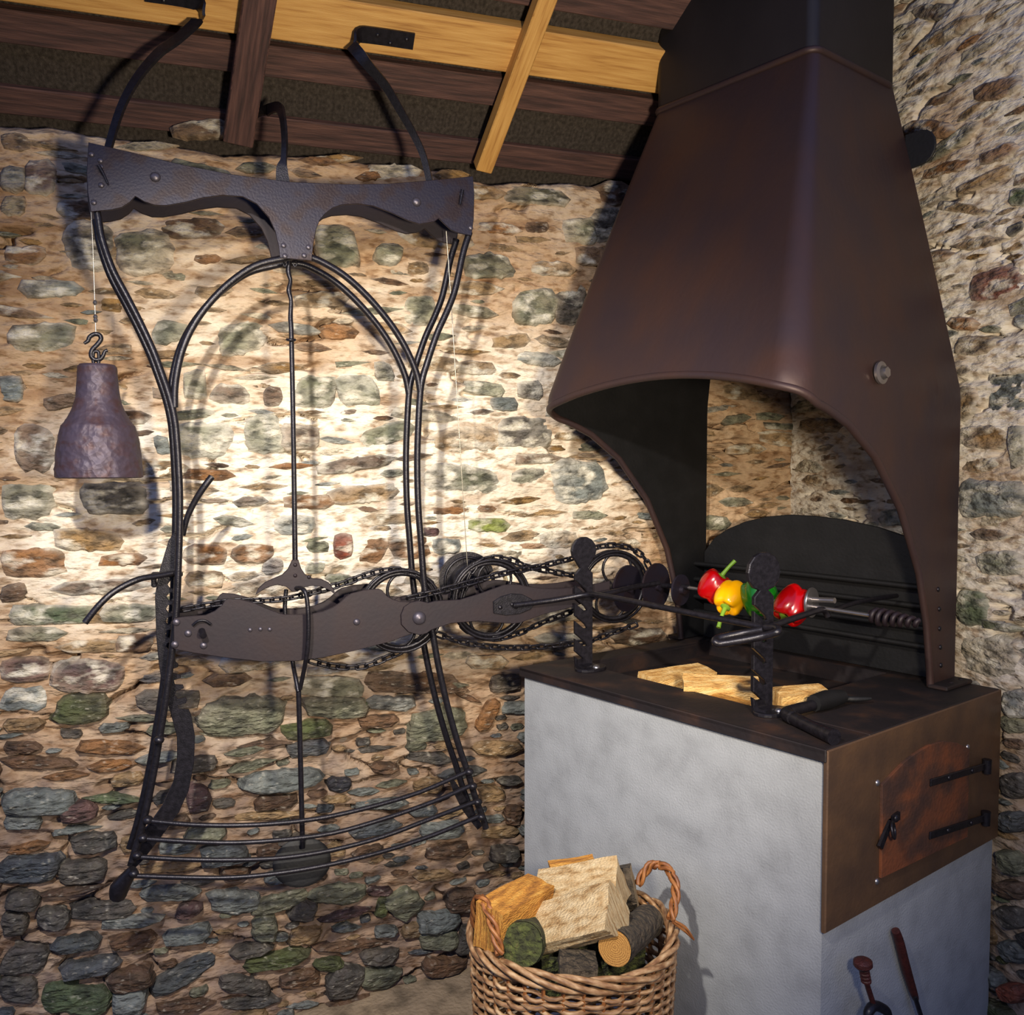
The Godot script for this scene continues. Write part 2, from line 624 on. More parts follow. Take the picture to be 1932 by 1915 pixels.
func make_materials() -> void:
	tones = {"g": [Color(0.52, 0.52, 0.42), Color(0.40, 0.40, 0.33)], "G": [Color(0.38, 0.44, 0.29), Color(0.28, 0.31, 0.24)], "d": [Color(0.27, 0.26, 0.25), Color(0.38, 0.35, 0.31)], "o": [Color(0.62, 0.42, 0.23), Color(0.46, 0.33, 0.21)],
		"b": [Color(0.45, 0.32, 0.21), Color(0.33, 0.25, 0.19)], "s": [Color(0.52, 0.54, 0.52), Color(0.40, 0.42, 0.41)], "p": [Color(0.40, 0.28, 0.26), Color(0.30, 0.23, 0.24)], "m": [Color(0.33, 0.37, 0.18), Color(0.26, 0.26, 0.19)],
		"M": [Color(0.55, 0.60, 0.08), Color(0.42, 0.47, 0.06)], "t": [Color(0.66, 0.54, 0.38), Color(0.52, 0.41, 0.28)], "w": [Color(0.78, 0.73, 0.63), Color(0.64, 0.58, 0.48)], "k": [Color(0.16, 0.16, 0.19), Color(0.24, 0.23, 0.25)],
		"r": [Color(0.60, 0.28, 0.17), Color(0.48, 0.27, 0.19)], "y": [Color(0.66, 0.50, 0.27), Color(0.48, 0.36, 0.20)], "u": [Color(0.26, 0.29, 0.33), Color(0.34, 0.35, 0.34)]}
	for k in tones:
		tones[k] = [(tones[k][0] as Color).srgb_to_linear(), (tones[k][1] as Color).srgb_to_linear()]
	var streak := noise_tex(3, 0.012, [[0.0, grey(0.35)], [0.33, grey(0.68)], [0.55, grey(0.92)], [1.0, grey(1.0)]], 7)
	var rough_bump := noise_tex(5, 0.02, [], 6)
	var grit := noise_tex(9, 0.07, [], 4)
	var crack := noise_tex(12, 0.016, [[0.0, grey(0.0)], [0.12, grey(0.55)], [0.3, grey(0.8)], [1.0, grey(1.0)]], 5, FastNoiseLite.TYPE_CELLULAR)
	var st := mat(Color.WHITE, 0.86)
	st.vertex_color_use_as_albedo = true
	tri_map(st, V(2.2, 4.5, 2.2), streak, rough_bump, 1.1)
	st.detail_enabled = true
	st.detail_albedo = noise_tex(21, 0.02, [[0.0, Color(0.84, 0.80, 0.70, 1.0)], [1.0, Color(0.95, 0.92, 0.86, 1.0)]], 3)
	st.detail_mask = noise_tex(22, 0.007, [[0.0, grey(0.0)], [0.52, grey(0.0)], [0.75, grey(0.6)], [1.0, grey(0.85)]], 6)
	M.stone = st
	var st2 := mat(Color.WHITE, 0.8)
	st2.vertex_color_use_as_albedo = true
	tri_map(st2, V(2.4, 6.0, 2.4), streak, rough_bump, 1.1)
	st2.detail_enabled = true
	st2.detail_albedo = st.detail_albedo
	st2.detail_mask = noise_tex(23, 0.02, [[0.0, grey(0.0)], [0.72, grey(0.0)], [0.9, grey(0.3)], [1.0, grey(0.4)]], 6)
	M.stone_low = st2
	var mo := mat(Color.WHITE, 0.95, 0.0, 0.3)
	mo.vertex_color_use_as_albedo = true
	tri_map(mo, V(1.5, 3.8, 1.5), noise_tex(31, 0.018, [[0.0, Color(0.5, 0.42, 0.36)], [0.25, Color(0.78, 0.72, 0.66)], [0.42, Color(0.94, 0.92, 0.9)], [1.0, grey(1.0)]], 7), noise_tex(32, 0.016, [], 7), 1.3)
	M.mortar = mo
	# iron
	M.iron = tri_map(mat(Color(0.18, 0.168, 0.195), 0.36, 0.5), V(6, 6, 6), noise_tex(41, 0.02, [[0.0, grey(0.6)], [1.0, grey(1.0)]]), grit, 0.03)
	M.plate = tri_map(mat(Color(0.32, 0.305, 0.34), 0.45, 0.45), V(3, 3, 3), noise_tex(42, 0.007, [[0.0, Color(0.47, 0.46, 0.56)], [0.5, Color(0.50, 0.46, 0.53)], [0.72, Color(0.53, 0.41, 0.40)], [1.0, Color(0.50, 0.36, 0.34)]], 3), noise_tex(43, 0.08, [], 3), 0.03)
	M.arm = tri_map(mat(Color(0.145, 0.115, 0.14), 0.55, 0.35), V(2, 2, 2), noise_tex(44, 0.006, [[0.0, Color(0.80, 0.78, 0.85)], [0.6, Color(0.95, 0.86, 0.86)], [1.0, Color(1.0, 0.84, 0.78)]], 4), grit, 0.015)
	M.rivet = mat(Color(0.33, 0.31, 0.34), 0.4, 0.6)
	M.steel = mat(Color(0.62, 0.60, 0.60), 0.32, 0.9)
	M.hood = tri_map(mat(Color(0.285, 0.245, 0.252), 0.52, 0.4), V(1.4, 0.8, 1.4), noise_tex(46, 0.006, [[0.0, Color(0.72, 0.70, 0.80)], [0.5, Color(0.85, 0.76, 0.74)], [1.0, Color(1.0, 0.80, 0.66)]], 4), grit, 0.05)
	M.flue = tri_map(mat(Color(0.15, 0.135, 0.145), 0.5, 0.3), V(1.4, 0.8, 1.4), noise_tex(46, 0.006, [[0.0, grey(0.8)], [1.0, grey(1.0)]], 4), grit, 0.03)
	M.soot = tri_map(mat(Color(0.09, 0.085, 0.092), 0.6, 0.2), V(2, 2, 2), noise_tex(47, 0.01, [[0.0, grey(0.6)], [1.0, grey(1.0)]]), grit, 0.05)
	M.panel = tri_map(mat(Color(0.43, 0.35, 0.285), 0.48, 0.4), V(2, 2, 2), noise_tex(48, 0.008, [[0.0, Color(0.72, 0.70, 0.72)], [1.0, Color(1.0, 0.92, 0.82)]], 4), grit, 0.05)
	M.rust = tri_map(mat(Color(0.85, 0.85, 0.85), 0.85, 0.1), V(2.0, 2.0, 2.0), noise_tex(49, 0.008, [[0.0, Color(0.2, 0.13, 0.12)], [0.4, Color(0.33, 0.20, 0.14)], [0.7, Color(0.50, 0.27, 0.14)], [1.0, Color(0.5, 0.26, 0.13)]], 6), grit, 0.15)
	M.tray = tri_map(mat(Color(1, 1, 1), 0.62, 0.25), V(1.6, 1.6, 1.6), noise_tex(50, 0.008, [[0.0, Color(0.085, 0.07, 0.08)], [0.5, Color(0.13, 0.10, 0.105)], [0.75, Color(0.21, 0.145, 0.12)], [1.0, Color(0.30, 0.19, 0.13)]], 7), grit, 0.06)
	M.render = tri_map(mat(Color(0.60, 0.61, 0.625), 0.93, 0.0, 0.3), V(1.6, 1.6, 1.6), noise_tex(51, 0.012, [[0.0, grey(0.84)], [0.4, grey(0.93)], [1.0, grey(1.0)]], 6), noise_tex(52, 0.2, [], 3), 0.1)
	M.concrete = tri_map(mat(Color(0.62, 0.54, 0.44), 0.95, 0.0, 0.3), V(1.5, 1.5, 1.5), noise_tex(53, 0.012, [[0.0, grey(0.6)], [0.5, grey(0.9)], [1.0, grey(1.0)]], 6), grit, 0.3)
	# timber: streaks along the first texture axis
	var grain := noise_tex(61, 0.011, [[0.0, Color(0.66, 0.49, 0.27)], [0.35, Color(0.80, 0.64, 0.39)], [0.7, Color(0.85, 0.70, 0.45)], [1.0, Color(0.90, 0.77, 0.53)]], 4)
	M.pine = uv_map(mat(Color(0.95, 0.88, 0.76), 0.62), V(0.7, 13.0, 1), grain, grit, 0.05)
	M.dark_wood = uv_map(mat(Color(1, 1, 1), 0.75), V(0.6, 10.0, 1), noise_tex(62, 0.012, [[0.0, Color(0.18, 0.12, 0.11)], [0.5, Color(0.30, 0.20, 0.18)], [1.0, Color(0.42, 0.29, 0.25)]], 4), grit, 0.1)
	M.felt = tri_map(mat(Color(0.36, 0.325, 0.30), 0.97, 0.0, 0.2), V(5, 5, 5), noise_tex(63, 0.03, [[0.0, grey(0.5)], [1.0, grey(1.0)]]), noise_tex(64, 0.2, [], 2), 0.3)
	M.split = uv_map(mat(Color(0.92, 0.86, 0.78), 0.8), V(2.0, 20.0, 1), noise_tex(65, 0.012, [[0.0, Color(0.60, 0.42, 0.2)], [0.35, Color(0.82, 0.66, 0.40)], [0.65, Color(0.90, 0.78, 0.54)], [1.0, Color(0.96, 0.88, 0.70)]], 5), grit, 0.25)
	M.split_pale = uv_map(mat(Color(0.80, 0.775, 0.73), 0.85), V(3.0, 26.0, 1), noise_tex(66, 0.012, [[0.0, Color(0.52, 0.39, 0.23)], [0.25, Color(0.74, 0.62, 0.45)], [0.5, Color(0.84, 0.75, 0.60)], [1.0, Color(0.92, 0.86, 0.74)]], 5), grit, 0.3)
	M.split_gold = uv_map(mat(Color(0.9, 0.88, 0.8), 0.8), V(2.4, 22.0, 1), noise_tex(67, 0.012, [[0.0, Color(0.52, 0.33, 0.12)], [0.5, Color(0.76, 0.53, 0.22)], [1.0, Color(0.85, 0.66, 0.35)]], 5), grit, 0.25)
	M.bark = tri_map(mat(Color(1, 1, 1), 0.95), V(5, 5, 5), noise_tex(68, 0.02, [[0.0, Color(0.10, 0.08, 0.06)], [0.5, Color(0.24, 0.20, 0.15)], [1.0, Color(0.36, 0.31, 0.25)]], 5), rough_bump, 1.6, false)
	M.moss = tri_map(mat(Color(1, 1, 1), 0.98), V(5, 5, 5), noise_tex(69, 0.02, [[0.0, Color(0.08, 0.08, 0.05)], [0.5, Color(0.20, 0.21, 0.10)], [0.75, Color(0.30, 0.33, 0.14)], [1.0, Color(0.42, 0.36, 0.24)]], 5), rough_bump, 2.0, false)
	M.rings = uv_map(mat(Color(1, 1, 1), 0.85), V(1, 1, 1), ring_texture(), grit, 0.1)
	M.wicker = uv_map(mat(Color(1, 1, 1), 0.6), V(3.0, 6.0, 1), noise_tex(71, 0.015, [[0.0, Color(0.30, 0.19, 0.11)], [0.4, Color(0.50, 0.36, 0.23)], [0.7, Color(0.64, 0.51, 0.37)], [1.0, Color(0.74, 0.64, 0.50)]], 4))
	M.wicker_red = uv_map(mat(Color(1, 1, 1), 0.55), V(3.0, 6.0, 1), noise_tex(72, 0.015, [[0.0, Color(0.28, 0.14, 0.06)], [0.5, Color(0.50, 0.30, 0.14)], [1.0, Color(0.66, 0.46, 0.26)]], 4))
	M.red = mat(Color(0.60, 0.01, 0.02), 0.2, 0.0, 0.55)
	M.yellow = mat(Color(0.96, 0.66, 0.02), 0.22, 0.0, 0.55)
	M.green = mat(Color(0.05, 0.33, 0.05), 0.22, 0.0, 0.55)
	M.stalk = mat(Color(0.45, 0.60, 0.16), 0.5)
	M.handle_wood = tri_map(mat(Color(0.32, 0.13, 0.10), 0.5, 0.1), V(6, 6, 6), noise_tex(73, 0.02, [[0.0, grey(0.55)], [1.0, grey(1.0)]]), grit, 0.1)
	M.bell = tri_map(mat(Color(0.78, 0.76, 0.8), 0.55, 0.35), V(4, 4, 4), noise_tex(74, 0.01, [[0.0, Color(0.33, 0.30, 0.36)], [0.6, Color(0.36, 0.31, 0.34)], [0.8, Color(0.36, 0.25, 0.24)], [1.0, Color(0.38, 0.27, 0.23)]], 4), noise_tex(75, 0.02, [], 2, FastNoiseLite.TYPE_CELLULAR), 0.5, true)
	M.wire = mat(Color(0.75, 0.72, 0.66), 0.35, 0.8)
	M.rope = mat(Color(0.80, 0.72, 0.56), 0.8)
	M.straw = mat(Color(0.85, 0.72, 0.42), 0.7)

func ring_texture() -> ImageTexture:
	var im := Image.create(256, 256, false, Image.FORMAT_RGB8)
	var c1 := Color(0.42, 0.26, 0.09)
	var c2 := Color(0.72, 0.54, 0.27)
	for y in 256:
		for x in 256:
			var d := Vector2(x - 120, y - 130)
			var r := d.length() + 6.0 * nz.get_noise_2d(x * 1.2, y * 1.2)
			var f := 0.5 + 0.5 * sin(r * 0.42)
			var q := c1.lerp(c2, 0.35 + 0.5 * f + 0.35 * nz.get_noise_2d(x * 9.0, y * 9.0))
			im.set_pixel(x, y, q)
	return ImageTexture.create_from_image(im)

func build_floor() -> void:
	var mb := MB.new()
	var rows := []
	for i in 90:
		var row := []
		for j in 100:
			var x := -1.9 + 3.9 * j / 99.0
			var z := -0.1 + 4.6 * pow(i / 89.0, 1.6)
			var rise := -0.0262 + (x - 0.74) * 0.0771 * (1.0 - sm(0.4, 1.0, z)) * (1.0 - sm(0.74, 0.9, x))
			rise = lerpf(rise, 0.0, maxf(sm(0.3, 0.7, z), sm(0.74, 0.95, x)))
			row.append(V(x, rise + 0.006 * n2(x, z, 2.0, 4.0) + 0.003 * n2(x, z, 12.0, 5.0), z))
		rows.append(row)
	mb.sheet(rows)
	mb.box(at(V(0.05, -0.36, 2.2)), V(3.9, 0.3, 4.6), 0.01)
	structure("floor", mb, M.concrete)

func k(x: float, y: float, w: float, h: float, ang: float, tone: String) -> void:
	back_stones.append([x, y, w, h, ang, tone])

func kr(z: float, y: float, w: float, h: float, ang: float, tone: String) -> void:
	right_stones.append([z, y, w, h, ang, tone])

func list_stones() -> void:
	k(0.0498, 0.8354, 0.2451, 0.1218, -0.03, "g")
	k(1.0874, 1.4995, 0.193, 0.138, -0.01, "s")
	k(0.7057, 1.5082, 0.2519, 0.0953, -0.06, "g")
	k(0.7368, 1.6324, 0.2692, 0.0863, 0.01, "t")
	k(0.5684, 0.8944, 0.3086, 0.0719, -0.07, "b")
	k(0.6263, 0.7578, 0.1891, 0.1039, 0.08, "g")
	k(0.9412, 2.0392, 0.1475, 0.123, 0.12, "g")
	k(-0.1819, 2.1293, 0.1534, 0.118, 0.16, "g")
	k(-0.0428, 1.6196, 0.1703, 0.0992, -0.05, "g")
	k(-0.3436, 0.9805, 0.1785, 0.0934, -0.07, "p")
	k(0.1703, 0.6366, 0.254, 0.0655, -0.04, "s")
	k(1.1759, 2.3103, 0.1352, 0.1219, 0.08, "d")
	k(-0.3968, 0.0903, 0.188, 0.0876, -0.24, "G")
	k(0.9023, 1.6532, 0.1745, 0.0933, 0.01, "d")
	k(1.0577, 2.0519, 0.1182, 0.1343, 0.05, "d")
	k(-0.32, 2.131, 0.1168, 0.1349, 0.07, "d")
	k(0.3303, 2.1842, 0.1237, 0.1258, 0.07, "g")
	k(-0.4685, 0.6473, 0.195, 0.0731, -0.08, "s")
	k(-0.2738, 1.4604, 0.1681, 0.0842, -0.01, "d")
	k(0.0686, 1.9062, 0.1338, 0.1037, 0.04, "g")
	k(0.7899, 2.1567, 0.1617, 0.085, 0.13, "g")
	k(-0.4608, 1.5949, 0.1079, 0.1262, -0.19, "b")
	k(-0.3047, 1.1445, 0.2513, 0.0516, -0.05, "t")
	k(-0.4828, 1.4545, 0.13, 0.0984, -0.01, "g")
	k(0.2989, 0.9021, 0.2024, 0.0619, -0.11, "g")
	k(-0.3632, 0.892, 0.1457, 0.0852, -0.01, "m")
	k(-0.3439, 1.35, 0.1845, 0.0661, -0.08, "y")
	k(-0.4737, 1.2908, 0.1561, 0.0779, -0.03, "o")
	k(0.1193, 1.6386, 0.1044, 0.1154, 0.01, "g")
	k(0.3153, 0.8393, 0.1866, 0.0641, -0.08, "g")
	k(-0.1115, 0.1071, 0.1934, 0.0607, 0.38, "u")
	k(-0.4388, 1.8879, 0.1637, 0.0715, 0.10, "g")
	k(0.3877, 1.7687, 0.124, 0.0928, 0.03, "g")
	k(0.0223, 0.2961, 0.1542, 0.0746, -0.10, "s")
	k(0.3377, 0.0004, 0.108, 0.1046, -0.18, "d")
	k(-0.4236, 1.1497, 0.2144, 0.0525, -0.05, "G")
	k(0.4036, 1.4652, 0.2104, 0.0533, 0.06, "t")
	k(0.32, 0.2733, 0.1764, 0.0631, -0.15, "g")
	k(1.2074, 2.4128, 0.1432, 0.0769, 0.09, "b")
	k(0.4703, 1.6403, 0.181, 0.0602, 0.27, "g")
	k(-0.3147, 1.2204, 0.2556, 0.0409, 0.02, "b")
	k(0.9408, 2.3789, 0.2168, 0.0482, -0.01, "m")
	k(-0.5007, 0.4656, 0.1406, 0.0737, -0.14, "u")
	k(0.268, 1.7618, 0.1155, 0.089, 0.03, "g")
	k(0.7331, 1.2416, 0.1862, 0.0546, -0.03, "t")
	k(-0.0584, 2.1997, 0.1727, 0.0586, 0.17, "b")
	k(0.1523, 0.2726, 0.1777, 0.056, 0.11, "g")
	k(1.0882, 2.284, 0.1117, 0.0827, 0.08, "g")
	k(0.5206, 0.2144, 0.0927, 0.0986, 0.56, "g")
	k(0.1346, 0.1039, 0.1977, 0.0462, 0.05, "m")
	k(-0.5181, 0.2188, 0.1173, 0.0772, -0.17, "d")
	k(0.4436, -0.0073, 0.1298, 0.0681, -0.18, "g")
	k(0.6436, -0.0001, 0.1528, 0.0576, -0.09, "b")
	k(0.571, 2.0101, 0.0989, 0.0886, 0.14, "g")
	k(-0.3699, 0.4369, 0.1289, 0.068, -0.02, "d")
	k(0.0576, 0.042, 0.1618, 0.054, -0.36, "d")
	k(-0.2522, 0.1251, 0.1263, 0.069, 0.02, "b")
	k(0.6245, 0.1478, 0.1447, 0.0602, -0.09, "s")
	k(1.1375, 2.2125, 0.1413, 0.0609, 0.07, "b")
	k(0.5023, 2.4118, 0.1823, 0.0468, 0.15, "w")
	k(0.2303, 0.7786, 0.1523, 0.056, 0.05, "m")
	k(0.8129, 0.6666, 0.1794, 0.0475, -0.10, "t")
	k(-0.313, 1.0599, 0.2365, 0.0353, -0.02, "t")
	k(-0.3178, 0.3253, 0.1688, 0.0495, -0.08, "d")
	k(0.6243, 0.0913, 0.1267, 0.0655, -0.16, "g")
	k(0.6983, 0.2009, 0.1019, 0.0815, -0.15, "b")
	k(-0.2394, 1.1452, 0.1527, 0.0537, -0.05, "g")
	k(0.8408, 0.8696, 0.1238, 0.0652, -0.07, "d")
	k(0.2212, 1.6309, 0.1095, 0.0737, 0.01, "b")
	k(0.05, -0.0117, 0.1991, 0.0404, -0.08, "d")
	k(-0.127, 1.9121, 0.1093, 0.0722, 0.05, "g")
	k(-0.4982, 1.0062, 0.1157, 0.0675, -0.07, "p")
	k(0.5403, 1.3003, 0.1153, 0.0676, 0.11, "o")
	k(-0.4603, 0.7508, 0.2092, 0.0372, -0.18, "b")
	k(0.4325, 1.2994, 0.0921, 0.0843, -0.03, "o")
	k(-0.0337, 2.4719, 0.1612, 0.0481, 0.17, "b")
	k(-0.502, 0.9291, 0.1116, 0.0676, -0.08, "s")
	k(1.015, 1.3164, 0.1319, 0.0562, -0.03, "t")
	k(0.9988, 2.1614, 0.1488, 0.0491, 0.03, "t")
	k(-0.3565, 0.1751, 0.1619, 0.0448, -0.02, "u")
	k(-0.4119, 2.0156, 0.1566, 0.0462, 0.06, "s")
	k(-0.4331, 2.3013, 0.0756, 0.0955, 0.10, "p")
	k(-0.2913, 0.7787, 0.1767, 0.0405, -0.14, "o")
	k(-0.5317, 0.1411, 0.0932, 0.0738, -0.18, "d")
	k(0.444, 0.0617, 0.1295, 0.0529, -0.17, "d")
	k(0.3736, 0.108, 0.2429, 0.0282, -0.10, "b")
	k(0.4789, 0.8368, 0.1578, 0.0432, -0.17, "s")
	k(-0.2566, 0.057, 0.0893, 0.0757, -0.03, "s")
	k(-0.1162, 0.018, 0.1815, 0.0371, -0.07, "b")
	k(-0.037, 1.3, 0.115, 0.0584, -0.09, "o")
	k(-0.2659, 2.1232, 0.237, 0.0281, 0.07, "t")
	k(0.6576, 0.3576, 0.1395, 0.0475, -0.05, "b")
	k(0.4793, 1.3906, 0.1891, 0.0345, 0.05, "t")
	k(-0.1081, 0.223, 0.1354, 0.0481, -0.01, "s")
	k(0.7839, 0.7718, 0.05, 0.1298, -0.28, "o")
	k(0.0355, 1.7493, 0.1093, 0.0594, 0.02, "b")
	k(0.786, 1.367, 0.1481, 0.0438, -0.02, "M")
	k(0.2061, 1.3772, 0.1146, 0.0563, -0.02, "s")
	k(0.4514, 0.5297, 0.1748, 0.0368, -0.06, "s")
	k(0.0824, 1.2989, 0.1187, 0.0542, -0.08, "o")
	k(0.2468, 1.4432, 0.1558, 0.041, -0.01, "o")
	k(-0.3845, 0.2441, 0.1312, 0.0479, 0.03, "u")
	k(0.9199, 1.5169, 0.1201, 0.0522, 0.05, "g")
	k(0.2079, 0.0352, 0.1252, 0.0497, -0.03, "b")
	k(0.7159, 0.0781, 0.0663, 0.0934, -0.16, "d")
	k(0.0998, 0.5339, 0.2323, 0.0265, -0.05, "t")
	k(0.9226, 1.7839, 0.0875, 0.0685, 0.03, "d")
	k(0.8211, 2.269, 0.1608, 0.0366, -0.00, "o")
	k(-0.0476, 0.5055, 0.117, 0.0496, -0.13, "g")
	k(-0.1507, 0.4206, 0.2029, 0.0285, -0.06, "t")
	k(0.864, 1.9314, 0.1314, 0.0438, 0.09, "t")
	k(0.6009, 0.6552, 0.1609, 0.0357, -0.20, "d")
	k(-0.2439, 0.2295, 0.1315, 0.0437, -0.01, "b")
	k(0.4445, 0.784, 0.1321, 0.0429, -0.00, "b")
	k(-0.0676, 0.6076, 0.0663, 0.0846, -0.12, "p")
	k(-0.3757, 0.6091, 0.0932, 0.0596, -0.02, "p")
	k(0.1062, 0.2063, 0.0729, 0.0761, -0.16, "g")
	k(0.7425, 2.0161, 0.1574, 0.0352, -0.08, "m")
	k(0.782, 1.7843, 0.1301, 0.0426, -0.11, "g")
	k(0.7568, 1.8454, 0.1253, 0.0435, -0.05, "y")
	k(0.0658, 0.1488, 0.1429, 0.0379, -0.02, "d")
	k(0.6551, 1.3051, 0.1052, 0.0513, -0.03, "s")
	k(-0.479, 2.1009, 0.1043, 0.0517, -0.01, "o")
	k(0.8313, 0.3946, 0.1285, 0.0417, -0.08, "t")
	k(-0.2388, 1.6779, 0.131, 0.0405, 0.11, "b")
	k(-0.346, 2.2265, 0.1031, 0.0508, 0.09, "b")
	k(-0.0614, 1.7738, 0.0626, 0.083, 0.03, "g")
	k(-0.2513, 1.2931, 0.1344, 0.0385, 0.03, "o")
	k(-0.5385, 0.3258, 0.0703, 0.0735, -0.16, "d")
	k(0.4841, 2.1689, 0.0824, 0.0626, 0.07, "g")
	k(-0.0427, 1.2291, 0.1083, 0.0474, -0.04, "t")
	k(-0.2557, 0.2841, 0.1642, 0.0311, -0.00, "s")
	k(0.309, 2.423, 0.1935, 0.0263, 0.20, "y")
	k(0.5932, 0.5714, 0.0955, 0.052, 0.10, "t")
	k(0.3428, 1.3137, 0.0567, 0.086, -0.03, "r")
	k(0.8406, 0.3269, 0.1005, 0.048, -0.13, "d")
	k(-0.2269, 1.062, 0.0963, 0.0498, -0.06, "b")
	k(0.8005, 0.5185, 0.0876, 0.0528, -0.03, "t")
	k(0.5585, 0.1274, 0.1001, 0.0456, 0.02, "t")
	k(0.3431, 0.2057, 0.1529, 0.0296, 0.12, "p")
	k(-0.0231, 1.5234, 0.1419, 0.0319, -0.06, "o")
	k(0.3369, 1.9356, 0.1065, 0.0414, 0.05, "o")
	k(-0.0076, 2.0302, 0.1151, 0.0382, 0.15, "t")
	k(0.3706, 0.8315, 0.0864, 0.0507, -0.08, "G")
	k(0.8346, 1.7395, 0.1001, 0.0435, 0.02, "s")
	k(-0.4435, 0.3243, 0.0827, 0.0525, -0.25, "d")
	k(0.289, 0.062, 0.0956, 0.0445, -0.17, "m")
	k(1.1238, 1.3917, 0.1348, 0.0312, -0.02, "g")
	k(0.017, 0.9429, 0.1196, 0.0351, 0.00, "b")
	k(-0.4974, 2.2905, 0.0619, 0.0676, 0.10, "s")
	k(0.2189, 0.2364, 0.0755, 0.0553, -0.24, "d")
	k(0.0331, 1.3932, 0.1311, 0.0312, -0.16, "g")
	k(0.9553, 1.4015, 0.1882, 0.0217, 0.02, "y")
	k(-0.5173, 0.3868, 0.0866, 0.0469, -0.15, "d")
	k(-0.0955, 0.2926, 0.0888, 0.0454, -0.06, "p")
	k(0.6504, 0.8752, 0.1465, 0.0274, -0.02, "g")
	k(-0.2885, 0.7262, 0.1258, 0.0317, -0.03, "o")
	k(0.0795, 0.688, 0.1514, 0.0263, 0.16, "g")
	k(0.6665, 1.4128, 0.1426, 0.0278, 0.04, "o")
	k(-0.2902, 0.6334, 0.16, 0.0247, -0.12, "G")
	k(0.6759, 0.4766, 0.1279, 0.0303, 0.23, "t")
	k(0.3655, 0.8827, 0.075, 0.0506, -0.08, "g")
	k(-0.1748, 2.4112, 0.1569, 0.0241, 0.16, "w")
	k(-0.5136, 1.7519, 0.0538, 0.0692, 0.03, "s")
	k(0.1667, 1.8278, 0.1225, 0.0301, 0.03, "y")
	k(0.8702, 0.4441, 0.0544, 0.0671, -0.20, "b")
	k(-0.4989, 2.2223, 0.0619, 0.0588, 0.09, "g")
	k(-0.3845, 0.3942, 0.1603, 0.0226, -0.03, "b")
	k(0.4637, 1.8278, 0.0578, 0.0623, 0.03, "g")
	k(0.1057, 0.7467, 0.1581, 0.0224, -0.00, "b")
	k(-0.5216, 1.2137, 0.0626, 0.0564, -0.04, "b")
	k(0.0867, 1.4476, 0.116, 0.0302, -0.01, "b")
	k(0.6699, 2.4148, 0.1145, 0.0301, 0.10, "y")
	k(-0.5084, 0.5207, 0.117, 0.0292, 0.15, "o")
	k(0.2814, 2.4156, 0.1326, 0.0257, 0.03, "o")
	k(-0.4011, 1.7186, 0.0849, 0.0398, 0.25, "b")
	k(0.4417, 2.3939, 0.1194, 0.028, 0.23, "o")
	k(-0.5127, 0.7962, 0.1003, 0.0332, -0.10, "b")
	k(-0.4891, 2.3864, 0.0718, 0.0457, 0.05, "b")
	k(0.4185, 0.698, 0.1608, 0.0203, 0.04, "d")
	k(0.1461, 1.7445, 0.0537, 0.0602, 0.02, "b")
	k(0.4592, 0.6424, 0.0924, 0.0347, -0.19, "b")
	k(0.8981, 1.4411, 0.1407, 0.0226, 0.10, "y")
	k(0.3257, 0.6041, 0.067, 0.0465, -0.11, "k")
	k(0.929, 1.2976, 0.1589, 0.0195, -0.03, "o")
	k(0.3342, 1.2161, 0.0979, 0.0313, -0.04, "g")
	k(0.063, 0.7345, 0.1223, 0.0246, 0.09, "g")
	k(0.1175, 1.4902, 0.143, 0.0201, 0.03, "y")
	k(0.1429, 1.2627, 0.059, 0.0484, -0.03, "p")
	k(-0.1387, 1.7498, 0.0728, 0.0387, 0.03, "b")
	k(0.9443, 2.2836, 0.0812, 0.0344, 0.08, "b")
	k(0.4454, 0.2602, 0.0908, 0.0301, -0.15, "p")
	k(0.5716, 2.1359, 0.0686, 0.0392, 0.07, "y")
	k(-0.4011, 0.5559, 0.1567, 0.017, 0.03, "s")
	k(0.8577, 0.5571, 0.0846, 0.0299, -0.11, "d")
	k(0.2035, 1.5486, 0.1383, 0.018, 0.05, "o")
	k(-0.4271, 2.3863, 0.1491, 0.0167, -0.08, "t")
	k(-0.04, 0.856, 0.1331, 0.0186, 0.10, "b")
	k(-0.4086, 0.7099, 0.1106, 0.0219, -0.03, "o")
	k(-0.1479, 1.6041, 0.041, 0.0584, 0.01, "s")
	k(-0.2434, 1.0979, 0.1428, 0.0167, 0.00, "w")
	k(-0.2685, 1.9817, 0.0615, 0.0377, 0.05, "y")
	k(0.4525, 0.2095, 0.038, 0.0604, -0.15, "m")
	k(0.2626, 1.2521, 0.0607, 0.0362, -0.03, "g")
	k(0.7045, 2.2535, 0.0706, 0.0305, 0.08, "t")
	k(0.2725, 1.313, 0.0633, 0.0336, -0.03, "g")
	k(-0.0203, 2.1193, 0.0779, 0.0268, 0.16, "o")
	k(0.7189, 0.8347, 0.1043, 0.0155, -0.41, "b")
	k(0.6085, 1.3494, 0.0547, 0.0295, -0.02, "p")
	k(0.3164, 1.9424, 0.052, 0.031, 0.13, "o")
	k(0.7844, 1.417, 0.0682, 0.0202, -0.01, "o")
	k(0.2479, 1.5558, 0.0642, 0.0148, 0.09, "s")
	kr(0.8529, 1.4629, 0.2151, 0.096, 0.03, "s")
	kr(0.8509, 1.0582, 0.1784, 0.1014, 0.20, "w")
	kr(0.8788, 1.7361, 0.1167, 0.1323, -0.02, "s")
	kr(0.835, 2.0121, 0.1793, 0.0802, -0.02, "r")
	kr(0.8166, 1.6231, 0.1816, 0.0636, -0.07, "y")
	kr(0.6016, 2.4797, 0.2313, 0.0433, -0.39, "o")
	kr(0.6434, 2.709, 0.2576, 0.0387, -0.05, "y")
